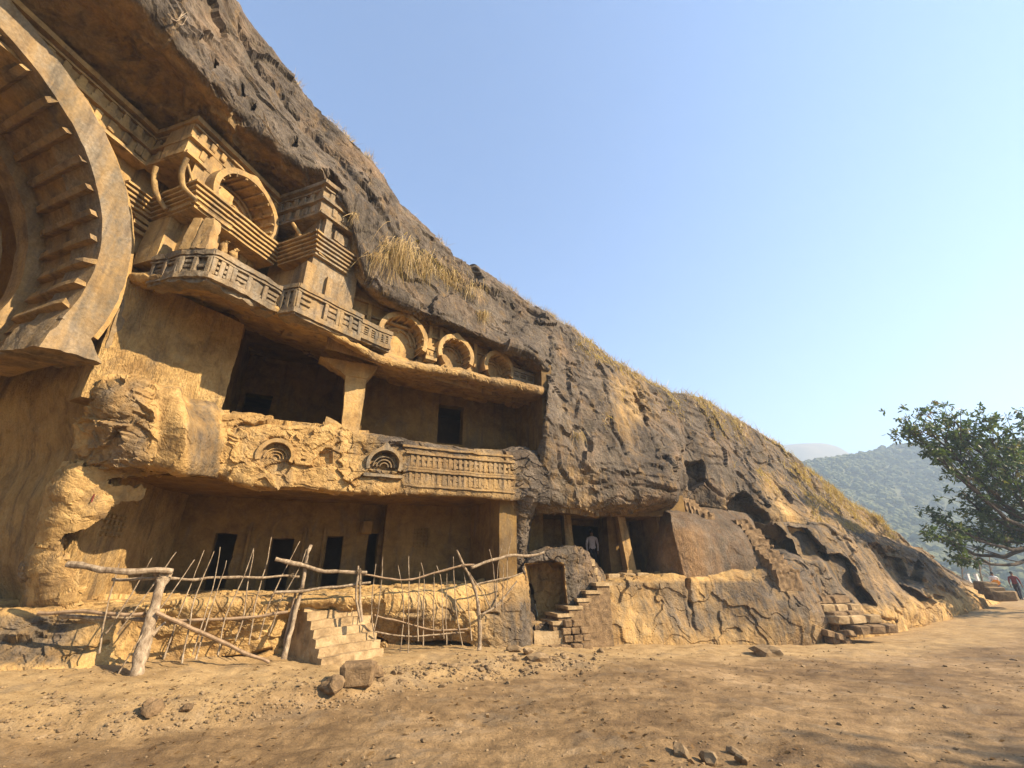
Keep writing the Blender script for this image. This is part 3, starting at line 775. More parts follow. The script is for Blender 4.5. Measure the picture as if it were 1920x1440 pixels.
# rough shoulder with the water niche, left of the small masonry steps
SH = [
    [(985, 1040, 14.2), (985, 1055, 12.9), (980, 1070, 12.7), (1000, 1120, 12.4), (1002, 1170, 12.2), (1000, 1225, 12.0)],
    [(1000, 1032, 14.6), (1005, 1036, 13.0), (1005, 1055, 12.8), (1010, 1120, 12.5), (1012, 1165, 12.3), (1010, 1225, 12.1)],
    [(1050, 1028, 15.2), (1050, 1030, 13.3), (1052, 1050, 13.1), (1050, 1110, 12.8), (1050, 1155, 12.6), (1050, 1225, 12.4)],
    [(1085, 1030, 15.6), (1090, 1030, 13.8), (1085, 1060, 13.4), (1080, 1100, 13.1), (1078, 1145, 12.9), (1080, 1225, 12.7)],
    [(1100, 1045, 16.2), (1112, 1050, 14.3), (1115, 1070, 14.0), (1110, 1100, 13.6), (1105, 1140, 13.4), (1110, 1225, 13.2)],
    [(1120, 1075, 17.0), (1130, 1078, 15.6), (1135, 1088, 15.2), (1135, 1105, 15.0), (1135, 1140, 14.8), (1135, 1225, 14.6)],
]
G = loft(np.array([[W(*p) for p in c] for c in SH]).transpose(1, 0, 2), 190, 190)
G = rough_rock(G, .06, .9, .11, 1.15, .03, 4, .05, 150)
G = carve(G, [(985, 1058), (1035, 1050), (1056, 1060), (1058, 1100), (1063, 1140), (1040, 1160), (1003, 1172), (992, 1120)], np.array([.12, 1.3, 0]), 4, 2)
P = G.reshape(-1, 3); px, py = project(P)
wx = .9 - .9 * (poly_sd(px, py, [(985, 1058), (1056, 1056), (1063, 1140), (1003, 1172)]) > -2)
grid_obj('niche_rock', G, M_ROCK, cliff, wx)

# ------------------------------------------------------------------ carved facade
_blocks = {}
def block_mesh(mat, var=0):
    """chamfered, slightly uneven unit block shared by all small carved pieces"""
    key = (mat.name, var)
    if key in _blocks: return _blocks[key]
    bm = bmesh.new()
    bmesh.ops.create_cube(bm, size=1.0)
    r = random.Random(var * 13 + 1)
    bmesh.ops.bevel(bm, geom=bm.edges[:], offset=.13, segments=1, affect='EDGES', profile=.5)
    for v in bm.verts:
        v.co += Vector((r.uniform(-1, 1), r.uniform(-1, 1), r.uniform(-1, 1))) * .055
    me = bpy.data.meshes.new('worn_block'); bm.to_mesh(me); bm.free()
    me.materials.append(mat)
    _blocks[key] = me
    return me
def piece(name, mat, parent, fr, uc, nc, zc, du, dn, dz, var=None, jit=.0, rz=0.0, rx=0.0, ry=0.0):
    var = random.randrange(4) if var is None else var
    o = bpy.data.objects.new(name, block_mesh(mat, var))
    p = fr.P(uc, nc, zc)
    rot = Matrix.Rotation(fr.ang + rz + random.uniform(-jit, jit), 4, 'Z') @ Matrix.Rotation(ry + random.uniform(-jit, jit), 4, 'Y') @ Matrix.Rotation(rx + random.uniform(-jit, jit), 4, 'X')
    o.matrix_basis = Matrix.Translation(Vector(p)) @ rot @ Matrix.Diagonal((du, dn, dz, 1))
    return link(o, parent)

def arc_pts(fr, uc, zc, r, a0, a1, n, m, ogee=0.0):
    th = np.radians(np.linspace(a0, a1, m))
    rr = r + ogee * np.exp(-((np.degrees(th) - 90) / 9.0) ** 2)
    return np.array([fr.P(uc + q * math.cos(t), n, zc + q * math.sin(t)) for q, t in zip(rr, th)])
def arch_ring(mb, fr, uc, zc, r0, r1, n0, n1, a0=-35, a1=215, m=72, ogee=0.0, foot=0.0):
    """horseshoe band: front, outer, inner and end faces"""
    A, B = arc_pts(fr, uc, zc, r0, a0, a1, n1, m), arc_pts(fr, uc, zc, r1, a0, a1, n1, m, ogee)
    C, D = arc_pts(fr, uc, zc, r0, a0, a1, n0, m), arc_pts(fr, uc, zc, r1, a0, a1, n0, m, ogee)
    k = np.linspace(0, 1, 5)[:, None, None]
    mb.grid(A[None] * (1 - k) + B[None] * k)
    mb.grid(B[None] * (1 - k) + D[None] * k)
    mb.grid(C[None] * (1 - k) + A[None] * k)
    for e in (0, -1):
        mb.grid(np.array([[A[e], B[e]], [C[e], D[e]]]))
def cyl(mb, fr, uc, zc, r, n0, n1, a0, a1, m=72, k=10, r_end=None):
    r_end = r if r_end is None else r_end
    rows = []
    for t in np.linspace(0, 1, k):
        rows.append(arc_pts(fr, uc, zc, r + (r_end - r) * t, a0, a1, n0 + (n1 - n0) * t, m))
    mb.grid(np.array(rows))
def ribs(parent, mat, fr, uc, zc, r, n0, n1, angles, w, h, skew=None):
    for a in angles:
        t = math.radians(a)
        o = bpy.data.objects.new('rib', block_mesh(mat, random.randrange(4)))
        c0 = fr.P(uc + (r - h * .35) * math.cos(t), (n0 + n1) / 2, zc + (r - h * .35) * math.sin(t))
        axis = Vector(fr.n) if skew is None else Vector(skew).normalized()
        if skew is not None:
            c0 = fr.P(uc + (r - h * .35) * math.cos(t), n1, zc + (r - h * .35) * math.sin(t)) + np.array(axis) * (n1 - n0) / 2
        rad = Vector(fr.u * math.cos(t)) + Vector((0, 0, math.sin(t)))
        rad = (rad - axis * rad.dot(axis)).normalized()
        tan = axis.cross(rad)
        Mx = Matrix((tan, axis, rad)).transposed().to_4x4()
        o.matrix_basis = Matrix.Translation(Vector(c0)) @ Mx @ Matrix.Diagonal((w, abs(n1 - n0), h, 1))
        link(o, parent)
def wall_holes(name, fr, u0, u1, z0, z1, n, holes, mat, parent, step=.05, amp=.02, wx=None):
    nu, nz = int((u1 - u0) / step) + 1, int((z1 - z0) / step) + 1
    Ug, Zg = np.meshgrid(np.linspace(u0, u1, nu), np.linspace(z1, z0, nz))
    G = fr.o + Ug[..., None] * fr.u + n * fr.n + np.stack([0 * Zg, 0 * Zg, Zg + EYE], -1)
    keep = np.ones(Ug.shape, bool)
    for (uc, zc, r) in holes:
        keep &= np.hypot(Ug - uc, Zg - zc) > r
    V = G.reshape(-1, 3)
    G = (V + np.outer(fbm(V * 2.2, 3, 71) * amp, fr.n)).reshape(G.shape)
    return grid_obj(name, G, mat, parent, wx, keep, True)

S7 = 1.07
def s7(p): return (p[0] * S7, p[1] * S7)
F_A = Frame(s7((-7.9, 7.2)), 74.9)
F_PAR = Frame((-7.04, 10.0), 24.2)
F_3 = Frame((-1.85, 12.4), 39.0)
F_PAN = Frame((-7.2, 9.9), 60.8)
Q = [s7(p) for p in [(-8.8, 3.6), (-7.95, 7.0), (-6.83, 6.67), (-6.16, 8.88), (-4.68, 8.36), (-4.2, 9.1)]]
HALL = np.array([-.93, .37, 0.0])          # axis of the great hall, pointing into the rock

# --- the great horseshoe arch
ga = empty('great_arch', F_A.P(-3.8 * S7, 0, 1.5), 'huge weathered horseshoe arch with deep ribbed soffit over the prayer hall entrance', 'arch')
gu, gzc, r_out, r_in = -3.79 * S7, 4.95 * S7, 3.87 * S7, 3.34 * S7
mb = MB()
arch_ring(mb, F_A, gu, gzc, r_in, r_out, -.55, .28, -17, 197, 120, .35)
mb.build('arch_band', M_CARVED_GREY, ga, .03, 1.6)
mb = MB()
arch_ring(mb, F_A, gu, gzc, r_out + .02, r_out + .16, -.55, .12, -15, 195, 120, .35)
mb.build('outer_fillet', M_CARVED, ga, .02, 1.6)
# soffit runs back along the hall axis
rows = []
for k in np.linspace(0, 1, 14):
    A = arc_pts(F_A, gu, gzc, r_in + .03 - .10 * k, -17, 197, .2, 110)
    rows.append(A + HALL * (2.6 * k))
mb = MB(); mb.grid(np.array(rows))
mb.build('soffit', M_CARVED_MID, ga, .025, 1.5)
ribs(ga, M_CARVED_MID, F_A, gu, gzc, r_in, .2 - 1.75, .2, [-12, -3.5, 5, 13.5, 22, 30.5, 39, 47.5, 56, 64.5, 73, 90, 107, 124, 141], .15, .21, skew=HALL)
for k, (rr, dd) in enumerate(((r_in - .32, 1.85), (r_in - .85, 2.6))):
    mb = MB()
    P0 = arc_pts(F_A, gu, gzc, rr, -20, 200, .2, 100) + HALL * dd
    P1 = arc_pts(F_A, gu, gzc, rr + .42, -20, 200, .2, 100) + HALL * dd
    P2 = P0 + HALL * .5
    kk = np.linspace(0, 1, 4)[:, None, None]
    mb.grid(P0[None] * (1 - kk) + P1[None] * kk); mb.grid(P0[None] * (1 - kk) + P2[None] * kk)
    mb.build('inner_arch', M_CARVED_MID, ga, .03, 1.6)
mb = MB()      # dark hall behind
rows = []
for k in np.linspace(0, 1, 6):
    rows.append(arc_pts(F_A, gu, gzc, r_in + .2, -26, 206, .2, 80) + HALL * (2.35 + 10 * k))
rows.append(np.repeat((F_A.P(gu, .2, gzc) + HALL * 12.4)[None], 80, 0))
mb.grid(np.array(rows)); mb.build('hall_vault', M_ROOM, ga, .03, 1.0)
mb = MB()      # blunt foot of the band with its flat underside
ui, uo = gu + r_in * math.cos(math.radians(-17)), gu + r_out * math.cos(math.radians(-17))
zi = gzc + r_in * math.sin(math.radians(-17)); zo = gzc + r_out * math.sin(math.radians(-17))
zb = 3.60
mb.hexa([[[F_A.P(ui - .12, -.9, zb + .05), F_A.P(ui + .01, -.9, zi + .02)], [F_A.P(ui - .12, .30, zb - .02), F_A.P(ui + .01, .275, zi + .02)]], [[F_A.P(uo + .30, -.9, zb + .15), F_A.P(uo - .01, -.9, zo + .02)], [F_A.P(uo + .30, .33, zb + .08), F_A.P(uo - .01, .275, zo + .02)]]], .06)
mb.build('band_foot', M_CARVED_GREY, ga, .05, 1.9)
rows = []      # wall under the soffit, running back to the hall
for q in np.linspace(0, 1, 12):
    top = F_A.P(ui + .02, .2, zi + .05) + HALL * (2.6 * q); bot = F_A.P(ui - .10, .2, zb + .03) + HALL * (2.6 * q)
    rows.append(np.array([top * (1 - w_) + bot * w_ for w_ in np.linspace(0, 1, 8)] + [F_A.P(ui + .6, .1, zb + .12) + HALL * (2.6 * q)]))
mb = MB(); mb.grid(np.array(rows)); mb.build('soffit_foot', M_CARVED_MID, ga, .03, 1.5)

# --- back wall of the upper storey between the arch and the balconies
uw = empty('upper_facade', F_A.P(1.2, 0, 6), 'sheltered ochre facade wall behind the carved balconies', 'facade')
mb = MB()
mb.box(F_A, .45, 3.6, -.9, -.35, 6.1, 9.9, .25)
mb.box(F_A, .0, 1.4, -.5, -.16, 6.55, 7.3, .2)
mb.build('wall', M_CARVED, uw, .03, 1.5)
wall_holes('spandrel', F_A, -5.0, 1.2, 4.6, 10.2, -.30, [(gu, gzc, r_out - .12)], M_CARVED, uw, .08, .03)
mb = MB(); mb.box(F_A, .8, 6.5, -1.9, -1.3, 6.5, 13.0, .4); mb.build('core_wall', M_CARVED, uw, .03, 1.5)
for i in range(5):      # string courses seen between band and balcony
    zz = 6.95 + i * .17
    mb = MB(); mb.box(F_A, -.05, .62, -.4, -.05 + .03 * (i % 2), zz, zz + .09, .2)
    mb.build('string_course', M_CARVED, uw, .012, 2)
for i in range(6):
    piece('block', M_CARVED, uw, F_A, .12 + .0 * i, -.18, 5.55 + i * .2, .16, .12, .10)
    piece('block', M_CARVED, uw, F_A, .40, -.16, 5.5 + i * .2, .16, .12, .10)

# --- zigzag cornice under the overhang
co = empty('cornice', (Q[2][0], Q[2][1], 8.0 * S7 + EYE), 'zigzag cornice band carved with rows of stepped battlements under the overhang', 'cornice')
ZC = 8.0 * S7
for i in range(5):
    fr = frame2(Q[i], Q[i + 1]); L = math.dist(Q[i], Q[i + 1])
    e = .003 * i
    grey = i >= 3
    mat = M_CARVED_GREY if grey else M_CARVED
    e0, e1 = (0.0, .12) if i % 2 == 1 else (-.0, -.0)
    lo = .50 if i == 2 else .01
    mb = MB(); mb.box(fr, -.1 if i else 0, L + (.0), -.75, 0 + e, ZC + lo, ZC + .98, .2); mb.build('cornice_band', mat, co, .018, 2.2)
    for (za, zb, pr) in ((.90, 1.02, .15), (.78, .83, .08), (.40, .47, .11), (-.02, .06, .06)):
        ub = L + (pr if i % 2 == 1 else 0)
        if i == 2 and za < .45: ub = .42
        mb = MB(); mb.box(fr, -.02 - (pr if i % 2 == 0 and i else 0), ub, -.05, pr + e, ZC + za + e, ZC + zb + e, .15)
        mb.build('moulding', mat, co, .012, 2.5)
    n = max(2, int(L / .27))
    for k in range(n):
        u = (k + .5) * L / n
        if i == 2 and .35 < u < 2.2:
            if not .9 < u < 1.9:
                piece('battlement', mat, co, fr, u, .03, ZC + .66, .135, .09, .22, jit=.01)
            continue
        piece('battlement', mat, co, fr, u, .03, ZC + .63, .135, .09, .28, jit=.01)
        piece('battlement', mat, co, fr, u, .05, ZC + .54, .21, .06, .10, jit=.01)
        piece('battlement', mat, co, fr, u + .5 * L / n if k < n - 1 else u, .02, ZC + .24, .14, .08, .26, jit=.01)
    if i == 2:
        mb = MB(); mb.box(fr, -.1, .42, -.75, e, ZC + .01, ZC + .499, .2); mb.build('cornice_band', mat, co, .018, 2.2)

# --- stacked ledges of the two balconies
Gp = [s7(p) for p in [(-8.02, 6.75), (-7.85, 7.38), (-6.55, 6.9), (-5.85, 8.85), (-4.66, 8.36), (-4.15, 9.2)]]
ZL = 6.86 * S7
def ledges(parent, i0, i1, grey):
    for i in range(i0, i1):
        fr = frame2(Gp[i], Gp[i + 1]); L = math.dist(Gp[i], Gp[i + 1])
        mat = M_CARVED_GREY if grey(i) else M_CARVED
        convex0, convex1 = i in (2, 4), i in (1, 3)
        for k in range(6):
            pr = -.06 + .05 * k
            z = ZL + k * .088 + .002 * i
            mb = MB()
            mb.box(fr, -(pr if convex0 else -.0) - .01, L + (pr if convex1 else 0), -.9, pr, z, z + .052, .2)
            mb.box(fr, 0, L, -.9, pr - .06, z + .05, z + .09, .4)
            mb.build('ledge', mat, parent, .012, 2.4)
# balcony one
b1 = empty('balcony', (Gp[2][0], Gp[2][1], 6 * S7 + EYE), 'sunlit projecting balcony with small horseshoe arch above stacked ledges', 'balcony')
ledges(b1, 0, 3, lambda i: False)
fb = frame2(Q[2], Q[3]); Lb = math.dist(Q[2], Q[3])
ac, az, ar0, ar1 = 1.36 * S7, 7.72 * S7, .76 * S7, .885 * S7
for ua_, ub_ in ((.2, ac - .2), (ac + .2, Lb)):
    wall_holes('front_wall', fb, ua_, ub_, 7.35 * S7, ZC + .52, -.02, [(ac, az, ar0 + .04)], M_CARVED, b1, .03)
mb = MB(); arch_ring(mb, fb, ac, az, ar0, ar1, -.06, .30, -38, 218, 64, .10); mb.build('arch_ring', M_CARVED, b1, .012, 2.5)
mb = MB(); cyl(mb, fb, ac, az, ar0 + .01, .26, -.62, -40, 220); mb.build('arch_soffit', M_CARVED, b1, .01, 2.5)
ribs(b1, M_CARVED, fb, ac, az, ar0 + .02, -.45, .28, range(-25, 206, 19), .075, .10)
def tympanum(parent, fr, uc, zc, r, n, mat, rows=3):
    mb = MB()
    R = np.linspace(0, r, 12)
    mb.grid(np.array([arc_pts(fr, uc, zc, q, -90, 270, n, 48) for q in R]))
    t = mb.build('tympanum', mat, parent, .015, 2.2)
    for k in range(rows):
        rr = r * (.84 - .2 * k)
        mb = MB(); arch_ring(mb, fr, uc, zc, rr - .03, rr + .03, n - .02, n + .07, 0, 180, 36)
        mb.build('relief_arc', mat, t, .006, 3)
        m = int(rr * 9)
        for j in range(m):
            a = math.radians(12 + 156 * j / max(1, m - 1))
            piece('relief_bar', mat, t, fr, uc + (rr - .1 * r) * math.cos(a), n + .015, zc + (rr - .1 * r) * math.sin(a), .045, .06, .085 * r / .7, ry=-(a - math.pi / 2))
    return t
tympanum(b1, fb, ac, az - .02, ar0 + .03, -.42, M_CARVED)
mb = MB(); mb.box(fb, .45, Lb, -1.3, -.62, 5.75 * S7, ZL + .02, .2); mb.build('lower_wall', M_CARVED, b1, .02, 1.8)
fs = frame2(Q[1], Q[2]); Ls = math.dist(Q[1], Q[2])
mb = MB(); mb.box(fs, -.1, Ls - .1, -1.3, -.75, 5.75 * S7, ZC + .05, .2); mb.box(fs, .15, .32, -.8, -.66, 7.4 * S7, ZC, .2); mb.box(fs, .62, .8, -.8, -.6, 7.4 * S7, ZC, .2)
mb.build('side_wall', M_CARVED, b1, .02, 1.8)
def bracket(parent, px_pts, t, w, mat):
    pts = [W(px, py, t) for px, py in px_pts]
    pts = catmull(np.array(pts), 14, 0)
    mb = MB(); mb.tube(pts, [w * (1 - .25 * abs(k / 13 - .5)) for k in range(14)], 8)
    mb.build('bracket', mat, parent, .012, 4)
bracket(b1, [(293, 312), (289, 335), (294, 365), (311, 394)], 9.85, .06, M_CARVED)
bracket(b1, [(351, 296), (341, 322), (344, 350), (368, 376)], 9.5, .06, M_CARVED)
mb = MB(); mb.tube([W(365, 352, 9.7), W(352, 308, 9.9)], .03, 6); mb.build('strut', M_CARVED, b1)
# crouching guardian relief figures under the ledges, worn to lumps
def relief_figure(px, py, t, h, lean):
    mb = MB()
    base = W(px, py, t)
    prof = [(0, .17), (.15, .2), (.3, .15), (.45, .19), (.62, .22), (.74, .10), (.82, .13), (.92, .13), (1.0, .03)]
    mb.tube([base + np.array([lean * q, .05 * math.sin(q * 6), q * h]) for q, _ in prof], [r * h * .8 for _, r in prof], 10)
    return mb.build('relief_figure', M_CARVED, b1, .10, 3.2)
for k, (x0, y0, x1, y1, w_) in enumerate(((350, 472, 376, 412, .16), (377, 470, 398, 412, .2))):
    a_, b_ = W(x0, y0, 9.35), W(x1, y1, 9.75)
    mb = MB(); mb.hexa([[[a_ + np.array([s_ * w_, d_, 0]), b_ + np.array([s_ * w_ * .7, d_ * .7, 0])] for d_ in (.22, -.1)] for s_ in (-.8, .8)], .08)
    mb.build('leaning_slab', M_CARVED, b1, .05, 3)
relief_figure(412, 480, 9.75, .46, .1); relief_figure(434, 492, 9.9, .42, .05)
for k, (px, py) in enumerate(((452, 497), (466, 507))):
    mb = MB(); u_, z_ = fb.uz(px, py, -.22); mb.box(fb, u_ - .1, u_ + .1, -.35, -.2, z_ - .28, z_ + .28, .15); mb.build('relief_panel', M_CARVED, b1, .015, 3)
# balcony two
b2 = empty('balcony', (Gp[4][0], Gp[4][1], 6 * S7 + EYE), 'dark weathered corner balcony with broken ledges beside the hanging rock', 'balcony')
ledges(b2, 3, 5, lambda i: i == 4)
f3s, L3 = frame2(Q[3], Q[4]), math.dist(Q[3], Q[4])
f4, L4 = frame2(Q[4], Q[5]), math.dist(Q[4], Q[5])
mb = MB(); mb.box(f3s, -.3, L3 - .3, -1.1, -.40, 5.6 * S7, ZC + .05, .2); mb.box(f3s, .5, .68, -.45, -.30, 7.35 * S7, ZC, .2); mb.box(f3s, 1.0, 1.16, -.45, -.30, 7.35 * S7, ZC, .2)
mb.build('side_wall', M_CARVED, b2, .02, 1.8)
mb = MB(); mb.box(f4, .1, L4 + .5, -1.0, -.18, 5.6 * S7, ZC + .05, .2); mb.box(f4, .15, .33, -.2, .0, 7.3 * S7, ZC, .2)
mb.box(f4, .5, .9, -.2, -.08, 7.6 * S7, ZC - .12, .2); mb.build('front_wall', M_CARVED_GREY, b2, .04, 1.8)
bracket(b2, [(549, 418), (562, 440), (566, 462), (560, 486)], 11.6, .055, M_CARVED)
mb = MB(); mb.box(f4, -.05, .2, -.35, -.1, 5.55 * S7, 6.6 * S7, .2); mb.build('post', M_CARVED_MID, b2, .02, 3)
mb = MB(); mb.box(f4, .55, .7, -.35, -.1, 5.55 * S7, 6.5 * S7, .2); mb.build('post', M_CARVED_MID, b2, .02, 3)

# --- carved railings
def railing(name, label, pts, z0, z1, mat, grp=None, tilt=0.0, broken=0.0):
    root = empty(name, (pts[0][0], pts[0][1], z0 + EYE), label, 'railing', grp)
    H = z1 - z0
    for i, (a, b) in enumerate(zip(pts[:-1], pts[1:])):
        fr = frame2(a, b); L = math.dist(a, b); e = .003 * i
        mb = MB(); mb.box(fr, 0, L, -.35, -.045 + e, z0 - .05, z1 - .02, .12); mb.build('backing', mat, root, .03 + broken * 1.2, 2.6)
        for za, zb, pr in ((H - .12, H, .05), (H - .19, H - .145, .025), (0, .13, .02)):
            mb = MB(); mb.box(fr, -.01, L + .02, -.06, pr + e, z0 + za + e, z0 + zb + e, .12); mb.build('rail', mat, root, .014 + broken * .5, 3)
        n = max(2, int(L / .30))
        for k in range(n + 1):
            u = min(L - .05, max(.05, k * L / n))
            if random.random() < broken * 3: continue
            piece('post', mat, root, fr, u, -.01, z0 + .13 + (H - .32) / 2, .10, .08, H - .30, jit=.012)
            if k < n:
                for q in range(3):
                    if random.random() < broken * 4: continue
                    piece('crossbar', mat, root, fr, u + L / n / 2, -.022, z0 + .18 + q * (H - .38) / 2.6, L / n - .12, .06, (H - .38) / 4.2, jit=.012)
    return root
RZ0, RZ1 = 5.5, 6.2
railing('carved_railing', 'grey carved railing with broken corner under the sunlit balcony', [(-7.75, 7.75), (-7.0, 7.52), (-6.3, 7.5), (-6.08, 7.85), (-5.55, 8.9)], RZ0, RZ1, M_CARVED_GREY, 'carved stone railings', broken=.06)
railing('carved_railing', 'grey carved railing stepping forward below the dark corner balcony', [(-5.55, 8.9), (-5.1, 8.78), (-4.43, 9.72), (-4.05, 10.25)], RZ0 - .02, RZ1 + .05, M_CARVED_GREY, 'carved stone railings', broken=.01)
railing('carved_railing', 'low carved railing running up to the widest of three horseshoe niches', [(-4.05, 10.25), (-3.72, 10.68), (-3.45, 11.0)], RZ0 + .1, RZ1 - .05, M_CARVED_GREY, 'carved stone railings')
def on3(u, n): p = F_3.P(u, n, 0); return (p[0], p[1])
railing('carved_railing', 'short carved railing between the widest and the middle horseshoe niche', [on3(-.92, -.05), on3(-.58, -.05)], 5.75, 6.2, M_CARVED, 'carved stone railings')
railing('carved_railing', 'dark carved railing below the small window panel beside the hanging rock', [on3(2.35, .0), on3(3.75, .0)], 5.95, 6.4, M_CARVED_GREY, 'carved stone railings')

# --- wall with three horseshoe niches
tri = empty('niche_wall', F_3.P(0, 0, 5.4), 'ochre wall panel with framed fields behind the three horseshoe niches', 'wall')
NI = [(-1.74, 6.16, .78, 'widest of three horseshoe niches in a row, with deep ribbed vault'), (.06, 6.16, .66, 'middle of three horseshoe niches in a row, with deep ribbed vault'), (1.76, 6.17, .62, 'narrowest of three horseshoe niches, beside the dark window panel')]
mb = MB(); mb.box(F_3, -4.6, 5.0, -1.7, -1.15, 5.95, 7.9, .4); mb.build('core_wall', M_CARVED, tri, .03, 1.5)
wall_holes('wall_face', F_3, -3.7, 4.3, 5.3, 7.6, -.32, [(u, z, r - .04) for u, z, r, _ in NI], M_CARVED, tri, .04, .03)
for (ua, ub, za, zb) in ((-3.6, 4.2, 7.02, 7.12), (-3.6, 4.2, 6.62, 6.68)):
    mb = MB(); mb.box(F_3, ua, ub, -.36, -.22, za, zb, .2); mb.build('moulding', M_CARVED, tri, .012, 2.5)
for u in (-3.3, -2.72, -.75, -.35, .98, 2.55, 3.0, 3.72):
    piece('pilaster', M_CARVED if u < 2.5 else M_CARVED_GREY, tri, F_3, u, -.26, 6.55, .13, .14, .95)
for u in (-3.0, 3.36):
    piece('panel', M_CARVED if u < 2 else M_CARVED_GREY, tri, F_3, u, -.31, 6.5, .34, .05, .6)
for k, (u, z, r, lab) in enumerate(NI):
    na = empty('horseshoe_niche', F_3.P(u, 0, z - r), lab, 'niche', 'three horseshoe niches')
    mb = MB(); arch_ring(mb, F_3, u, z, r - .14, r, -.34, .10, -22, 202, 60, .08); mb.build('arch_ring', M_CARVED, na, .014, 2.5)
    mb = MB(); cyl(mb, F_3, u, z, r - .12, .05, -.62, -50, 230, 60, 10); mb.build('vault', M_CARVED, na, .012, 2.5)
    ribs(na, M_CARVED, F_3, u, z, r - .11, -.5, .08, range(-12, 195, 23), .075, .09)
    tympanum(na, F_3, u, z - .02, r - .1, -.40, M_CARVED, 2)
    mb = MB()       # flared, broken sill below the niche
    rows = []
    for q in np.linspace(0, 1, 10):
        rr = (r - .10) * (1 + .12 * q * q)
        n_ = -.55 + .52 * q
        rows.append(np.array([F_3.P(u + rr * c, n_ - .06 * c * c, z - .36 - .42 * q * q) for c in np.linspace(-1, 1, 24)]))
    mb.grid(np.array(rows)); mb.build('sill', M_CARVED, na, .04, 3)

# --- flat chiselled panel between the arch and the upper verandah
pn = empty('chiselled_panel', F_PAN.P(-.8, 0, 3.4), 'flat sunlit chiselled wall panel left of the upper verandah', 'wall')
mb = MB(); mb.box(F_PAN, -2.3, .24, -.55, 0, 3.0, 5.9, .1); mb.build('panel', M_WALL, pn, .03, 1.6)
ff = Frame(F_PAN.P(-2.3, .0, 0)[:2], 35)
mb = MB(); mb.box(F_A, .25, 1.1, -.9, .10, 4.1, 5.6, .12); mb.build('fillet', M_CARVED_GREY, pn, .05, 2)

# --- rocky underside of the balcony floor = ceiling of the upper verandah
CE = [
    [(225, 505, 9.2), (245, 528, 9.3), (260, 560, 10.0), (280, 600, 11.5)],
    [(300, 500, 8.9), (305, 527, 9.0), (330, 560, 10.5), (350, 600, 12.5)],
    [(390, 490, 8.85), (392, 520, 9.0), (420, 575, 11.0), (440, 630, 14.0)],
    [(425, 510, 9.2), (430, 548, 9.4), (455, 595, 11.6), (480, 650, 15.0)],
    [(520, 555, 10.0), (528, 592, 10.2), (550, 630, 12.4), (580, 680, 15.5)],
    [(600, 580, 10.4), (605, 620, 10.7), (625, 655, 12.8), (645, 695, 15.6)],
    [(690, 640, 11.3), (690, 668, 11.6), (705, 690, 13.4), (715, 722, 15.6)],
    [(740, 665, 12.0), (740, 688, 12.2), (755, 706, 13.8), (765, 735, 15.7)],
    [(850, 685, 13.0), (850, 704, 13.2), (858, 722, 14.4), (865, 748, 15.9)],
    [(935, 710, 13.8), (935, 724, 13.9), (940, 740, 14.9), (945, 760, 16.2)],
    [(1010, 725, 14.3), (1010, 738, 14.3), (1012, 752, 15.2), (1015, 768, 16.4)],
    [(1035, 738, 15.6), (1035, 746, 15.6), (1035, 760, 16.0), (1035, 775, 16.8)],
]
G = loft(np.array([[W(c[1][0], c[1][1] - 15, c[1][2] + .8), W(c[1][0], c[1][1] - 12, c[1][2] + .2)] + [W(p[0], p[1], p[2] + .22) for p in c[1:]] for c in CE]).transpose(1, 0, 2), 330, 150)
G = rough_rock(G, .06, .8, .05, 1.2, .03, 3.2, .0, 170)
P = G.reshape(-1, 3); px, py = project(P)
grid_obj('verandah_ceiling_rock', G, M_ROCK, cliff, .12 + .25 * smooth(640, 760, px) * smooth(15, 0, py - np.interp(px, [225, 430, 600, 850, 1010], [528, 548, 620, 704, 738])))

# --- parapet of the upper verandah, with worn reliefs
PA = []
def on_par(px_, py_, n):
    u_, z_ = F_PAR.uz(px_, py_, n); return F_PAR.P(u_, n, z_)
for px_, top, bot in ((330, 768, 892), (400, 778, 893), (450, 784, 905), (520, 792, 915), (600, 803, 922), (680, 812, 925), (760, 826, 927), (850, 838, 930), (930, 846, 936), (985, 848, 940), (1030, 850, 945)):
    d = bot - top
    PA.append([on_par(px_ + 2, top - 2, -.55), on_par(px_, top, .02), on_par(px_, top + .12 * d, .10), on_par(px_, top + .5 * d, .10), on_par(px_, bot - .1 * d, .12), on_par(px_, bot, .04), on_par(px_ + 2, bot + 1, -.55)])
G = loft(np.array(PA).transpose(1, 0, 2), 420, 170)
P = G.reshape(-1, 3); px, py = project(P)
calm = smooth(740, 790, px) * smooth(960, 935, px)
R1 = rough_rock(G, .10, .8, .12, 1.0, .012, 3.2, .02, 190, (1, 1, 1.5))
R2 = rough_rock(G, .03, .8, .03, 1.2, .02, 4, .0, 191)
G = R1 * (1 - calm.reshape(G.shape[:2])[..., None]) + R2 * calm.reshape(G.shape[:2])[..., None]
G = carve(G, [(484, 862), (488, 835), (505, 820), (530, 820), (546, 838), (549, 868), (535, 888), (500, 886)], np.array([-.05, .10, 0]), 5, 2)
G = carve(G, [(690, 878), (695, 858), (720, 842), (742, 855), (752, 884)], np.array([-.05, .12, 0]), 4, 1)
G = carve(G, [(600, 848), (622, 846), (622, 868), (602, 872)], np.array([-.1, .12, 0]), 3, 1)
P = G.reshape(-1, 3); px, py = project(P)
wx = .10 + .35 * smooth(650, 720, px) + .45 * smooth(930, 985, px) + .3 * smooth(20, 5, py - np.interp(px, [680, 850, 985], [812, 838, 848])) * smooth(660, 700, px) + .42 * fbm(P * 1.2, 3, 4)
grid_obj('upper_parapet_rock', G, M_ROCK, cliff, wx)

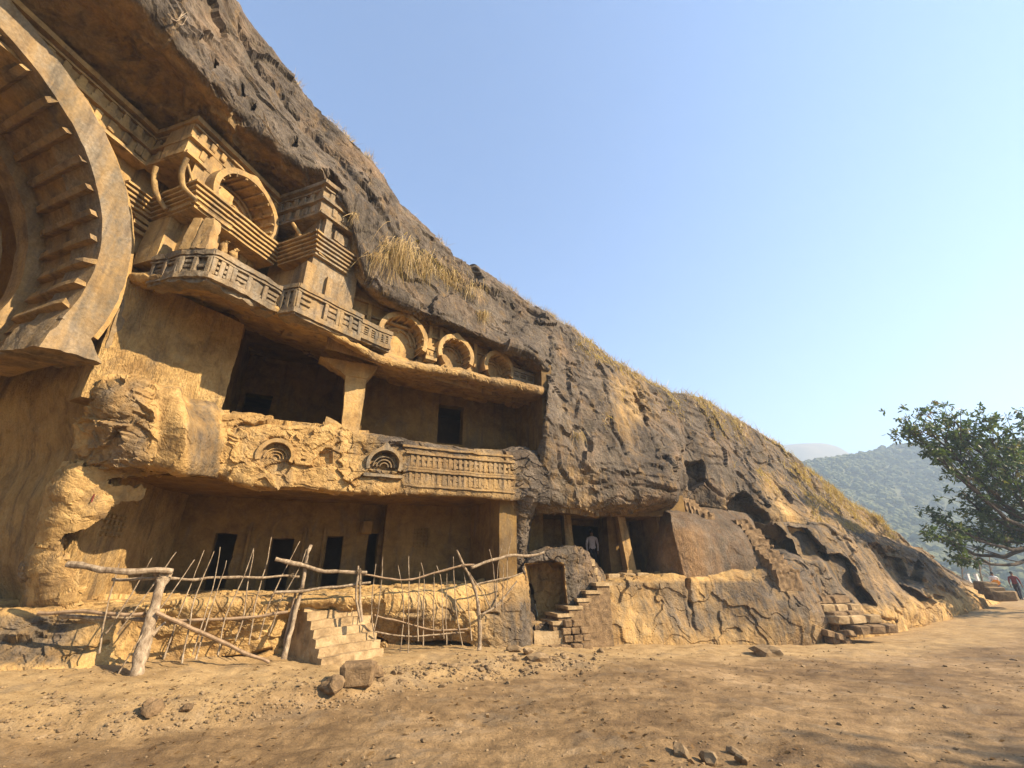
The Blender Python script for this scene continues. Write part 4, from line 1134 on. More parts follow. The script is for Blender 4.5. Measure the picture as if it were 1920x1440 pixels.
pf = empty('parapet_frieze', F_PAR.P(6, 0, 1.9), 'two rows of carved railing pattern on the upper parapet', 'frieze')
for row in range(2):
    za = 2.52 - row * .47
    for zz, h in ((za + .30, .06), (za - .10, .05)):
        mb = MB(); mb.box(F_PAR, 4.5, 7.75, -.25, .17 + .05 * (1 - row) * 0, zz, zz + h, .15); mb.build('rail', M_CARVED_MID, pf, .02, 2.4)
    n = 20
    for k in range(n):
        u = 4.6 + 3.05 * (k + .5) / n
        piece('post', M_CARVED_MID, pf, F_PAR, u, .10, za + .12, .085, .06, .32, jit=.015)
        for q in range(2):
            piece('crossbar', M_CARVED_MID, pf, F_PAR, u + .076, .085, za + .03 + q * .16, .09, .06, .09, jit=.015)
mb = MB(); mb.box(F_PAR, 4.4, 7.7, -.2, .14, 3.0, 3.06, .15); mb.build('rail', M_CARVED_MID, pf, .02, 2.4)
for k, (px_, py_, rr, t, lab, mat) in enumerate(((517, 856, .42, 11.0, 'round worn relief arch on the broken yellow parapet', M_CARVED), (720, 872, .46, 12.15, 'pointed relief arch on the grey parapet left of the railing pattern', M_CARVED_GREY))):
    c = on_par(px_, py_, .06); fr = Frame((c[0], c[1]), 24.2)
    ra = empty('relief_arch', c, lab, 'relief')
    mb = MB(); arch_ring(mb, fr, 0, c[2] - EYE, rr - .09, rr, -.2, .16, -20, 200, 40, .12 if k else 0); mb.build('arch_ring', mat, ra, .02, 3)
    for q in range(3):
        mb = MB(); arch_ring(mb, fr, 0, c[2] - EYE - .05, rr * (.62 - .18 * q) - .025, rr * (.62 - .18 * q), -.14, .03, 0, 180, 24); mb.build('relief_arc', mat, ra, .01, 3)
    if k:
        mb = MB(); mb.box(fr, -.5, .5, -.15, .16, c[2] - EYE - .34, c[2] - EYE - .26, .15); mb.build('base_rail', mat, ra, .015, 3)

# --- broken bulge of rock left of the parapet
CH = [
    [(140, 690, 9.4), (150, 720, 9.0), (160, 790, 8.75), (150, 850, 8.6), (150, 882, 8.7), (170, 885, 9.4)],
    [(190, 700, 9.3), (195, 718, 8.7), (200, 770, 8.4), (200, 830, 8.35), (200, 878, 8.5), (215, 884, 9.3)],
    [(240, 708, 9.3), (245, 722, 8.75), (250, 780, 8.45), (250, 840, 8.45), (252, 872, 8.6), (265, 880, 9.4)],
    [(300, 722, 9.4), (300, 738, 9.0), (295, 790, 8.75), (290, 840, 8.65), (300, 876, 8.7), (310, 886, 9.5)],
    [(336, 725, 9.7), (336, 735, 9.2), (350, 800, 8.75), (345, 850, 8.7), (333, 888, 8.8), (345, 892, 9.6)],
    [(350, 745, 10.0), (350, 756, 9.7), (372, 800, 9.4), (375, 850, 9.2), (370, 888, 9.2), (380, 893, 9.9)],
    [(400, 755, 10.5), (400, 770, 10.2), (412, 815, 10.0), (412, 850, 9.9), (400, 893, 9.9), (410, 897, 10.4)],
    [(430, 770, 11.0), (432, 785, 10.8), (440, 830, 10.7), (440, 860, 10.6), (440, 900, 10.6), (445, 905, 11.1)],
]
G = loft(np.array([[W(*p) for p in c] for c in CH]).transpose(1, 0, 2), 230, 170)
P = G.reshape(-1, 3); px, py = project(P)
calm = (smooth(285, 300, px) * smooth(425, 400, px)).reshape(G.shape[:2])[..., None]
G = rough_rock(G, .10, .9, .18, .95, .016, 3.4, .03, 210, (1, 1, 1.4)) * (1 - calm) + rough_rock(G, .03, .9, .02, 1.2, .015, 3.8, .0, 211) * calm
P = G.reshape(-1, 3); px, py = project(P)
wx = .48 * smooth(290, 265, px) * smooth(150, 175, px) * smooth(700, 725, py) + .06 + .55 * smooth(345, 360, px) * smooth(425, 400, px) + .3 * fbm(P * 1.5, 3, 3)
grid_obj('broken_bulge', G, M_ROCK, cliff, wx)

# --- shaded hall jamb running into the rock, and the pilaster of the lower cave
JB = []
for (px_, py_, t) in ((150, 540, 9.9), (156, 640, 9.5), (160, 700, 9.0), (172, 770, 8.8), (182, 830, 8.7), (150, 880, 8.6), (108, 930, 8.5), (82, 990, 8.45), (62, 1060, 8.4), (70, 1130, 8.4), (70, 1190, 8.4)):
    c = W(px_, py_, t)
    z = c[2]
    JB.append([c, c + np.array([-1.0, .50, 0]), c + np.array([-2.2, 1.0, .0]), c + np.array([-3.6, 1.45, 0]), c + np.array([-5.2, 1.6, 0]), c + np.array([-7.0, 1.2, 0])])
G = loft(np.array(JB), 170, 150)
G = rough_rock(G, .06, .5, .0, 1, .02, 3, 0, 230)
grid_obj('hall_jamb', G, M_WALL, cliff, None, None, True)
PLS = [
    [(125, 868, 8.62), (110, 900, 8.55), (95, 960, 8.5), (80, 1010, 8.45), (55, 1060, 8.4), (68, 1120, 8.35), (60, 1175, 8.3)],
    [(150, 872, 8.5), (140, 905, 8.42), (125, 960, 8.4), (105, 1010, 8.35), (95, 1060, 8.3), (105, 1120, 8.25), (100, 1175, 8.2)],
    [(200, 880, 8.75), (195, 910, 8.7), (180, 960, 8.65), (160, 1010, 8.6), (150, 1060, 8.5), (160, 1120, 8.4), (160, 1175, 8.35)],
    [(280, 885, 9.4), (280, 912, 9.35), (270, 960, 9.3), (250, 1010, 9.2), (240, 1060, 9.1), (240, 1120, 8.9), (240, 1175, 8.8)],
    [(330, 888, 9.9), (330, 915, 9.85), (325, 960, 9.8), (310, 1010, 9.7), (300, 1060, 9.6), (295, 1120, 9.3), (295, 1175, 9.2)],
]
G = loft(np.array([[W(*p) for p in c] for c in PLS]).transpose(1, 0, 2), 260, 240)
G = rough_rock(G, .05, .7, .07, .9, .006, 3, .015, 240, (1, 1, 1.6))
P = G.reshape(-1, 3); px, py = project(P)
hole = [(116, 1040), (114, 1012), (124, 994), (160, 988), (196, 966), (204, 948), (226, 936), (264, 939), (271, 914), (245, 914), (190, 905), (188, 898), (400, 880), (400, 1200), (150, 1138), (148, 1075), (128, 1062)]
sd = poly_sd(px, py, hole) + 4 * fbm(P * 3, 2, 8)
o = grid_obj('lower_pilaster', G, M_ROCK, cliff, .08 + .5 * smooth(80, 55, px) + .25 * fbm(P * 1.5, 3, 2), (sd < 0).reshape(G.shape[:2]))
md = o.modifiers.new('thickness', 'SOLIDIFY'); md.thickness = .30; md.offset = 0.0

# ------------------------------------------------------------------ chambers
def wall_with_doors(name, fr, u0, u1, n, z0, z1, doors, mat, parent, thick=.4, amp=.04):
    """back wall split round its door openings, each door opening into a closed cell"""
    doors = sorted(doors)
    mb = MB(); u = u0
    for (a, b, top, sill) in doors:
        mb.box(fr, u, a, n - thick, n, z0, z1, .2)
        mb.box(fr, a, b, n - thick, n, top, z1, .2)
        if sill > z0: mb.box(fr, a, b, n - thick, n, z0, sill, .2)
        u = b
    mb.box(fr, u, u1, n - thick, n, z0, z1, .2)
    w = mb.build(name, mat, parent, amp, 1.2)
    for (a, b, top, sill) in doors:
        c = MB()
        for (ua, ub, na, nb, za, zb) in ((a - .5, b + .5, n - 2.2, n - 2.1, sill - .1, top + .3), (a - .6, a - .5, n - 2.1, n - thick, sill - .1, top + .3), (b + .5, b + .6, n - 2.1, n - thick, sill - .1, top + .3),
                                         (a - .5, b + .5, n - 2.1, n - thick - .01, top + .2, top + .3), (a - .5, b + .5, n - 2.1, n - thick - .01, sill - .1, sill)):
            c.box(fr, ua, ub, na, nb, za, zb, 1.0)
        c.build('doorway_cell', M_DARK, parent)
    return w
def slab(name, fr, u0, u1, n0, n1, z0, z1, mat, parent, amp=.02, seg=.25):
    mb = MB(); mb.box(fr, u0, u1, n0, n1, z0, z1, seg); return mb.build(name, mat, parent, amp, 1.1)
def door_uz(fr, n, px0, px1, ptop, pbot):
    ua, zt = fr.uz(px0, ptop, n); ub, _ = fr.uz(px1, ptop, n); um, zb = fr.uz((px0 + px1) / 2, pbot, n)
    return (ua, ub, zt, zb)

# upper verandah
uv = empty('upper_verandah', F_PAR.P(4, -1, 3.1), 'shaded upper cave verandah with one square door and a raked pillar', 'cave room')
NB = -2.5
d1 = door_uz(F_PAR, NB, 824, 871, 757, 832)
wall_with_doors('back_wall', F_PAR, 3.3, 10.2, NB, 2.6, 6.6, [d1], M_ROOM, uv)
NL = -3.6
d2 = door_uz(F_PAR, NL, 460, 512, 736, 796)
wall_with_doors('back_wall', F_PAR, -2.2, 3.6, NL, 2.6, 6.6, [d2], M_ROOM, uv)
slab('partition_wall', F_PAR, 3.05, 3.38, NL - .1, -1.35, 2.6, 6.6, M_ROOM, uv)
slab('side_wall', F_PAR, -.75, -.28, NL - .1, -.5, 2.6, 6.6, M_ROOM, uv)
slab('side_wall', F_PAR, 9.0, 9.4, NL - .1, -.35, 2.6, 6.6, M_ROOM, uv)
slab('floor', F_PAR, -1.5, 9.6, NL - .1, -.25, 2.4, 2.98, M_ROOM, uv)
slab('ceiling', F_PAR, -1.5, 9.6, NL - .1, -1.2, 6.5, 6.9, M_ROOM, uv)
# the raked pillar and its stump
vp = empty('verandah_pillar', F_PAR.P(3.0, -.3, 3.1), 'single square raked pillar standing on the upper parapet', 'pillar')
u0, z0 = F_PAR.uz(648, 706, -.35); u1, z1 = F_PAR.uz(688, 706, -.35); u2, z2 = F_PAR.uz(640, 812, -.35); u3, z3 = F_PAR.uz(672, 812, -.35)
mb = MB(); mb.hexa([[[F_PAR.P(u2, -.62, z2 - .1), F_PAR.P(u0, -.62, z0)], [F_PAR.P(u2, -.22, z2 - .1), F_PAR.P(u0, -.22, z0)]], [[F_PAR.P(u3, -.62, z2 - .1), F_PAR.P(u1, -.62, z0)], [F_PAR.P(u3, -.22, z2 - .1), F_PAR.P(u1, -.22, z0)]]], .1)
mb.build('shaft', M_CARVED, vp, .025, 2.5)
mb = MB(); mb.hexa([[[F_PAR.P(u0 - .02, -.66, z0 - .02), F_PAR.P(u0 - .75, -.66, z0 + .42)], [F_PAR.P(u0 - .02, -.2, z0 - .02), F_PAR.P(u0 - .75, -.2, z0 + .42)]], [[F_PAR.P(u1 + .01, -.66, z0 - .02), F_PAR.P(u1 + .25, -.66, z0 + .42)], [F_PAR.P(u1 + .01, -.2, z0 - .02), F_PAR.P(u1 + .25, -.2, z0 + .42)]]], .1)
mb.build('capital', M_CARVED, vp, .05, 2.2)
us, zs = F_PAR.uz(608, 782, -.3)
mb = MB(); mb.hexa([[[F_PAR.P(us, -.75, zs - .5), F_PAR.P(us + .05, -.7, zs)], [F_PAR.P(us, -.2, zs - .5), F_PAR.P(us + .05, -.22, zs)]], [[F_PAR.P(u2 + .02, -.7, zs - .5), F_PAR.P(u2, -.6, zs - .18)], [F_PAR.P(u2 + .02, -.21, zs - .5), F_PAR.P(u2, -.23, zs - .18)]]], .1)
mb.build('broken_bench', M_CARVED, vp, .03, 2.5)

# lower verandah
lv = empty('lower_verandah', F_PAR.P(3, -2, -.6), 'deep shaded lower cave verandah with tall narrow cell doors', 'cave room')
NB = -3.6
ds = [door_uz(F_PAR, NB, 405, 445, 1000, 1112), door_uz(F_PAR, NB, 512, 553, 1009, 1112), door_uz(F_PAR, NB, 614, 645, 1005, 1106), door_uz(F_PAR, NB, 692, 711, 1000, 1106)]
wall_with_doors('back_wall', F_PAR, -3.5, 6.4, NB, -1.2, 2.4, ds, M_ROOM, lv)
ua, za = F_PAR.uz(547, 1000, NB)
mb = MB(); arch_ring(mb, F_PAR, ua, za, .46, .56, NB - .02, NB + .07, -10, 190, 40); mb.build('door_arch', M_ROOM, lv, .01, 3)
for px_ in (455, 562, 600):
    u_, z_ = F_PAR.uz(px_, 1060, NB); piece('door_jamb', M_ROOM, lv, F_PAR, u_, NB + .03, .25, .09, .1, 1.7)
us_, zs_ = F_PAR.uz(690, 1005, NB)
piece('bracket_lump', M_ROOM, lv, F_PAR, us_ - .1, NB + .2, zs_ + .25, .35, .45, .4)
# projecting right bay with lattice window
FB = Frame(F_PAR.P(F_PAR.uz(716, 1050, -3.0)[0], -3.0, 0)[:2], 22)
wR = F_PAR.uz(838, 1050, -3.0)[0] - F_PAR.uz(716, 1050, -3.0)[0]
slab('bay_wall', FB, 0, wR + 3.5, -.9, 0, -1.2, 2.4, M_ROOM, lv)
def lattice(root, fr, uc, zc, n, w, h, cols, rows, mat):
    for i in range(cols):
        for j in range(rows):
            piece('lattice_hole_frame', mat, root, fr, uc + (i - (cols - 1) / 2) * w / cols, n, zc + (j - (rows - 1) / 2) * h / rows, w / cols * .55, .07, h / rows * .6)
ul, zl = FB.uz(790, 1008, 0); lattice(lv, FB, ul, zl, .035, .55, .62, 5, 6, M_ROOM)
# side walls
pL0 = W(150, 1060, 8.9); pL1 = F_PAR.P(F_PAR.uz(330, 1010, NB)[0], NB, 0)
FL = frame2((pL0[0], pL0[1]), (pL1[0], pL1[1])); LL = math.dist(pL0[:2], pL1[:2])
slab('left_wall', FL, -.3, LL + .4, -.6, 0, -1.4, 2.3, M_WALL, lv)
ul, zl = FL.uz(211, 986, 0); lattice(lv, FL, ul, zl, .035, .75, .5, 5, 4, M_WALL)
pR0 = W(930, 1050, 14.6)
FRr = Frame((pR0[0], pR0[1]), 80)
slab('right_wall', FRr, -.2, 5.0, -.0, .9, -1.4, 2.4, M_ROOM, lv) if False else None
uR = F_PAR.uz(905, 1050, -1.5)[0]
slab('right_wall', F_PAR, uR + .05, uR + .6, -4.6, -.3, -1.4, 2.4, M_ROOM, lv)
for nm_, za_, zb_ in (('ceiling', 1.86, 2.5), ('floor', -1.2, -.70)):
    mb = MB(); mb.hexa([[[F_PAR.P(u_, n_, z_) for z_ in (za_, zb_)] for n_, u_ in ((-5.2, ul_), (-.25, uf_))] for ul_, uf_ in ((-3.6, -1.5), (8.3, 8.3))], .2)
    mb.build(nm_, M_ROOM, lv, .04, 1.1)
# painted cave number
fnum = bpy.data.curves.new('cave_number', 'FONT'); fnum.body = '1'; fnum.size = .22; fnum.extrude = .004
num = bpy.data.objects.new('cave_number', fnum)
MR = plain('faded_red_paint', [(.10, .015, .012), (.15, .028, .02)], 30, .8, .1, .002)
fnum.materials.append(MR)
dep = None
pN = W(164, 942, 8.45) + np.array([.07, -.075, 0])
num.location = pN; num.rotation_euler = (math.radians(90), 0, math.radians(44))
scene.collection.objects.link(num)
bpy.context.view_layer.update()
me = bpy.data.meshes.new_from_object(num.evaluated_get(bpy.context.evaluated_depsgraph_get()))
mw = num.matrix_world.copy(); bpy.data.objects.remove(num)
me.materials.clear(); me.materials.append(MR)
nb = bpy.data.objects.new('painted_number', me); nb.matrix_world = mw; scene.collection.objects.link(nb)
tag(nb, 'dark red painted numeral one on the yellow pilaster', 'painted number')

# second cave
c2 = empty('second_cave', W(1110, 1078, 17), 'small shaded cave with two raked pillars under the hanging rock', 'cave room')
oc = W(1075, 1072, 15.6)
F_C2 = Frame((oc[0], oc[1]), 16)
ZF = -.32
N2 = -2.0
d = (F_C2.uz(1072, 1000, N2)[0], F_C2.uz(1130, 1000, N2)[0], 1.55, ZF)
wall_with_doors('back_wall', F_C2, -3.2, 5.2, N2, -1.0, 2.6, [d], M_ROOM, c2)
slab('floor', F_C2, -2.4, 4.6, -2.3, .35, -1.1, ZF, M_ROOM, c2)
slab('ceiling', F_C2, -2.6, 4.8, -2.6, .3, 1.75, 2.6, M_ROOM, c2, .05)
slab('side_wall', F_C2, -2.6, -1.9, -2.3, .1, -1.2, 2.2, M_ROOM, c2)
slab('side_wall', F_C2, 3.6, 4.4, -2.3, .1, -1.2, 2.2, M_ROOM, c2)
def raked(px_top, px_bot, py_top, py_bot, w, mat, label):
    root = empty('cave_pillar', F_C2.P(F_C2.uz(px_bot, py_bot)[0], 0, ZF), label, 'pillar')
    ut, zt = F_C2.uz(px_top, py_top); ub, zb = F_C2.uz(px_bot, py_bot)
    mb = MB(); mb.hexa([[[F_C2.P(ub + s * w, n, ZF - .1), F_C2.P(ut + s * w * .85, n - .12, 1.9)] for n in (-.32, .02)] for s in (-.5, .5)], .12)
    mb.build('shaft', mat, root, .02, 2.5)
    mb = MB(); mb.box(F_C2, ub - w * .8, ub + w * .8, -.4, .08, ZF - .15, ZF + .16, .12); mb.build('base', mat, root, .02, 2.5)
raked(1065, 1072, 966, 1060, .34, M_CARVED, 'narrow raked pillar left of the dark doorway in the small cave')
raked(1166, 1187, 964, 1076, .36, M_CARVED, 'raked square pillar with sunlit edge right of the dark doorway')
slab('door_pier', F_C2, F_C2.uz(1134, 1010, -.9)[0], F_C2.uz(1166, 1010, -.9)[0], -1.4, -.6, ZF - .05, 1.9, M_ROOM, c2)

# ------------------------------------------------------------------ steps and masonry
st = empty('staircase', W(655, 1252, 8.6), 'worn plastered flight of steps leading up to the lower cave', 'stairs')
foot = W(602, 1252, 8.45)
FS = Frame((foot[0], foot[1]), 50)
zf = foot[2] - EYE
for i in range(8):
    mb = MB()
    mb.box(FS, -.004 * (i % 3), 1.42 + .004 * (i % 2), -.165 * (i + 1) - .03, -.165 * i, zf - .3, zf + .152 * (i + 1), .09)
    mb.build('step', M_STEP, st, .032, 2.4)
mb = MB(); mb.box(FS, .02, 1.40, -2.2, -.165 * 8 - .02, zf - .3, zf + .152 * 8 - .012, .15); mb.build('landing', M_STEP, st, .03, 2.5)

# small masonry stair right of the water niche
ms = empty('masonry_steps', W(1040, 1207, 12.4), 'short flight of shaded steps built of squared stone beside the water niche', 'stairs')
o_ = W(1002, 1210, 11.75); FM = Frame((o_[0], o_[1]), 20); zm = o_[2] - EYE
mb = MB(); mb.box(FM, .0, 1.0, -.75, 0, zm - .4, zm + .30, .12); mb.build('step', M_STEP, ms, .03, 2.5)
mb = MB(); mb.box(FM, .06, .98, -1.2, -.5, zm - .2, zm + .47, .12); mb.build('step', M_STEP, ms, .03, 2.5)
su = [.62, .80, 1.16, 1.5, 1.82, 2.22, 2.62]; sz = [.50, .68, .86, 1.05, 1.25, 1.46, 1.62]
for i in range(6):
    mb = MB(); mb.box(FM, su[i], su[i + 1] + .03, -1.0, -.06 - .05 * i, zm - .4, zm + sz[i], .1); mb.build('step', M_BRICK, ms, .03, 2.8)
    mb = MB(); mb.box(FM, su[i] - .05, su[i + 1] + .10, -.98, -.02 - .05 * i, zm + sz[i] - .05, zm + sz[i] + .035, .1); mb.build('tread', M_STEP, ms, .012, 3)
z = zm + .02
for r in range(3):
    for k in range(3 - (r == 2)):
        piece('squared_stone', M_BRICK, ms, FM, 1.0 + k * .27 - .05 * (r % 2) + random.uniform(-.02, .02), .0, z + .09 + r * .185, .25 + random.uniform(-.02, .02), .2, .17, jit=.03)
for k in range(5):
    piece('squared_stone', M_BRICK, ms, FM, .16 + k * .33, .16 + .02 * (k % 2), zm - .12, .31 + random.uniform(-.03, .02), .26, .24, jit=.04)

# rock-cut steps climbing the slope
rc = empty('rock_cut_steps', W(1490, 1100, 17), 'flight of worn steps cut diagonally down the sloping rock', 'stairs')
def cut_step(px_, py_, t, w, h=.22, dpt=.6, ang=28):
    c = W(px_, py_, t); fr = Frame((c[0], c[1]), ang); z_ = c[2] - EYE
    mb = MB(); mb.box(fr, -w / 2, w / 2, -dpt, .02, z_ - .8, z_ - .06, .1); mb.build('step', M_BRICK, rc, .09, 2.8)
for k in range(6):
    q = k / 5; cut_step(1284 + 44 * q, 930 + 30 * q, 17.9 - .2 * q, .6)
for k in range(11):
    q = k / 10; cut_step(1392 + 82 * q, 972 + 92 * q, 18.15 - 1.7 * q, .70 + .3 * q, ang=14)
for k in range(5):
    q = k / 4; cut_step(1497 + 28 * q, 1067 + 42 * q, 17.15 - .4 * q, .9, ang=14)

# squared-stone steps at the foot of the slope
bs_ = empty('block_steps', W(1620, 1200, 15.8), 'five low steps of long squared stone blocks at the foot of the slope', 'stairs')
for r, (xa, xb, yt, yb, t) in enumerate(((1517, 1594, 1118, 1136, 16.6), (1537, 1612, 1134, 1150, 16.35), (1560, 1622, 1147, 1160, 16.1), (1566, 1652, 1156, 1176, 15.85), (1606, 1682, 1174, 1200, 15.6))):
    a, b = W(xa, yt, t), W(xb, yt, t * 1.03)
    fr = frame2((a[0], a[1]), (b[0], b[1])); L = math.dist(a[:2], b[:2]); zt = a[2] - EYE
    n = 2 if r in (0, 2) else 3
    cuts = sorted([0, L] + [L * (k + random.uniform(-.12, .12)) / n for k in range(1, n)])
    for c0, c1 in zip(cuts[:-1], cuts[1:]):
        piece('step_block', M_STEP if r % 2 else M_BRICK, bs_, fr, (c0 + c1) / 2, -.35, zt - .14, c1 - c0 - .02, .8, .28, jit=.03)
# rubble wall under them
for k, (px_, py_) in enumerate(((1560, 1188), (1580, 1194), (1600, 1190), (1570, 1203), (1592, 1205))):
    c = W(px_, py_, 15.5); piece('rubble_stone', M_BRICK, bs_, Frame((c[0], c[1]), 20), 0, -.2, c[2] - EYE, .38, .4, .22, jit=.2)

# ledge kerb in front of the second cave, and its two landing stones
kb = empty('cave_threshold', W(1190, 1085, 15.6), 'low rough kerb stones along the floor edge of the small cave', 'kerb')
for k in range(4):
    c = W(1120 + k * 27, 1080 + (3 - k), 15.4 + .1 * k); piece('kerb_stone', M_STEP, kb, Frame((c[0], c[1]), 14), 0, 0, c[2] - EYE, .5, .5, .22, jit=.05)
for k, (px_, py_) in enumerate(((1101, 1050), (1107, 1066), (1113, 1082))):
    c = W(px_, py_, 14.2 + .1 * k); piece('kerb_stone', M_STEP, kb, Frame((c[0], c[1]), 14), 0, 0, c[2] - EYE - .1, .36, .5, .26, jit=.05)

# far steps beside the path
fs_ = empty('roadside_steps', W(1865, 1115, 26), 'few dark rough stone steps beside the path below the tree', 'stairs')
for k, (px_, py_, w) in enumerate(((1846, 1092, .8), (1858, 1101, .9), (1874, 1110, 1.1))):
    c = W(px_, py_, 25.6 - .3 * k); piece('step', M_STONE, fs_, Frame((c[0], c[1]), -10), 0, 0, c[2] - EYE - .2, w, .9, .5, jit=.05)

# ------------------------------------------------------------------ stick fence
FY = [(60, 8.3), (245, 8.54), (390, 9.35), (530, 10.05), (680, 10.8), (900, 12.05), (1020, 13.0)]
def fence_pt(px_, py_, off=0.0):
    Y = np.interp(px_, [p[0] for p in FY], [p[1] for p in FY]) + off
    d = ray(px_, py_)
    return W(px_, py_, Y / d[1])
def zl(x, y): return (60 + x / 3.0, 980 + y / 3.0)
def zr(x, y): return (640 + x / 3.0, 980 + y / 3.0)
def stick(name, root, pix, r0, r1, mat, off=0.0, seg=6, wob=.012):
    pts = np.array([fence_pt(px_, py_, off) for px_, py_ in pix])
    L = np.linalg.norm(np.diff(pts, axis=0), axis=1).sum()
    n = max(6, int(L / .12))
    pts = catmull(pts, n, 0)
    s = np.arange(n)[:, None] * .35 + random.random() * 50
    pts = pts + np.hstack([fbm(np.hstack([s, s * 0 + k, s * 0]), 2, 5)[:, None] for k in (1, 7, 13)]) * wob * 2
    rad = .82 * np.linspace(r0, r1, n) * (1 + .28 * fbm(np.hstack([s * 2, s * 0, s * 0]), 2, 9))
    mb = MB(); mb.tube(pts, rad, seg)
    return mb.build(name, mat, root, .003, 14)
fl = empty('stick_fence', fence_pt(245, 1280), 'fence of thin leaning sticks on a thick forked post left of the steps', 'fence')
post = stick('post', fl, [zl(575, 915), zl(640, 650), zl(700, 450), zl(735, 300)], .13, .10, M_WOOD, 0, 12, .02)
stick('fork', fl, [zl(730, 345), zl(705, 300), zl(690, 285)], .07, .05, M_WOOD, 0, 8)
stick('fork', fl, [zl(735, 345), zl(762, 310), zl(780, 282)], .07, .05, M_WOOD, 0, 8)
stick('stub', fl, [zl(672, 640), zl(700, 600), zl(750, 565)], .05, .025, M_WOOD, 0, 8)
stick('prop', fl, [zl(560, 880), zl(580, 780)], .03, .02, M_WOOD, .1, 6)
stick('rail', fl, [zl(190, 225), zl(400, 262), zl(560, 275), zl(790, 275)], .068, .058, M_WOOD, -.1, 10, .02)
stick('rail', fl, [zl(450, 320), zl(700, 313), zl(900, 316), zl(1500, 300)], .035, .028, M_WOOD, .05, 8)
stick('rail', fl, [zl(30, 512), zl(300, 500), zl(520, 518), zl(680, 510)], .042, .036, M_WOODD, .08, 8)
stick('rail', fl, [zl(160, 525), zl(420, 535), zl(650, 552)], .05, .036, M_WOOD, .16, 8)
stick('rail', fl, [zl(790, 556), zl(1060, 545), zl(1250, 530), zl(1440, 505)], .028, .035, M_WOODD, .05, 8)
for b in ([(375, 735), (405, 545), (492, 225)], [(415, 625), (470, 545), (675, 200)], [(480, 630), (545, 540), (810, 165)], [(480, 850), (600, 660), (750, 440), (915, 208)],
          [(745, 770), (820, 530), (970, 155)], [(850, 790), (900, 480), (960, 320), (1025, 160)], [(905, 740), (985, 480), (1030, 300), (1058, 135)], [(920, 770), (1000, 500), (1093, 212)],
          [(1045, 745), (1090, 530), (1190, 310), (1248, 143)], [(1145, 670), (1200, 470), (1245, 150)], [(1220, 690), (1250, 490), (1300, 300), (1350, 80)], [(1275, 660), (1330, 470), (1400, 310), (1503, 105)],
          [(1330, 640), (1390, 460), (1470, 320), (1545, 150)]):
    stick('stick', fl, [zl(*p) for p in b], random.uniform(.015, .021), random.uniform(.007, .011), M_WOOD, random.uniform(-.05, .10), 6, .010)
lp = stick('fallen_pole', None, [zl(700, 505), zl(1000, 640), zl(1335, 790)], .045, .038, M_WOODD, -.12, 8)
tag(lp, 'straight brown pole slanting from the forked post down to the ground', 'pole')

gt = empty('stick_gate', fence_pt(580, 1240), 'barrier of two pale poles closing off the steps', 'gate')
stick('post', gt, [zl(1410, 775), zl(1465, 560), zl(1510, 380), zl(1540, 240), zl(1565, 122)], .062, .045, M_WOOD, 0, 10, .02)
stick('post', gt, [zl(1420, 690), zl(1450, 540), zl(1480, 390)], .035, .03, M_WOODD, .06, 8)
stick('post', gt, [zl(1842, 562), zl(1826, 420), zl(1832, 240)], .036, .026, M_WOOD, -.15, 8, .02)
stick('post', gt, [zl(1856, 565), zl(1848, 420), zl(1848, 255)], .04, .03, M_WOOD, -.12, 8, .02)
stick('rail', gt, [zl(1365, 200), zl(1500, 235), zl(1640, 270), zl(1885, 280)], .05, .042, M_WOOD, -.1, 10)
stick('rail', gt, [zl(1370, 390), zl(1520, 385), zl(1700, 362), zl(1905, 335)], .036, .028, M_WOOD, -.08, 8)

frt = empty('stick_fence', fence_pt(900, 1215), 'sagging fence of thin upright sticks and bent branches right of the steps', 'fence')
stick('post', frt, [zr(775, 722), zr(777, 600), zr(765, 430), zr(738, 330), zr(690, 245), zr(650, 152)], .068, .03, M_WOOD, 0, 10, .02)
for b in ([(185, 610), (210, 480), (235, 190)], [(190, 660), (170, 480), (195, 230)], [(330, 730), (350, 470), (320, 240)], [(375, 735), (380, 460), (378, 188)], [(430, 670), (432, 480), (440, 275)], [(460, 695), (463, 330), (448, 225)],
          [(520, 650), (519, 460), (522, 270)], [(575, 655), (562, 330), (535, 240)], [(590, 695), (588, 490), (595, 285)], [(680, 690), (645, 480), (630, 190)], [(733, 660), (712, 430), (690, 280)],
          [(840, 480), (780, 370), (722, 278)], [(870, 480), (855, 270), (830, 150)], [(868, 440), (880, 230), (905, 138)], [(907, 482), (912, 235)], [(930, 385), (935, 200), (955, 72)]):
    stick('stick', frt, [zr(*p) for p in b], random.uniform(.015, .022), random.uniform(.008, .012), M_WOOD, random.uniform(-.06, .08), 6, .010)
stick('rail', frt, [zr(115, 290), zr(330, 322), zr(500, 292), zr(690, 240), zr(745, 238)], .024, .030, M_WOODD, -.04, 8)
stick('rail', frt, [zr(730, 252), zr(940, 185), zr(1050, 187), zr(1138, 168)], .045, .038, M_WOOD, -.05, 10)
stick('rail', frt, [zr(760, 350), zr(880, 322), zr(1020, 285)], .026, .02, M_WOOD, 0, 8)
stick('rail', frt, [zr(790, 522), zr(900, 440), zr(990, 330)], .034, .026, M_WOOD, .1, 8)
stick('rail', frt, [zr(185, 520), zr(380, 572), zr(520, 600), zr(715, 600)], .022, .024, M_WOODD, .03, 8)
stick('rail', frt, [zr(190, 612), zr(330, 640), zr(520, 630), zr(690, 615)], .020, .018, M_WOOD, .06, 8)

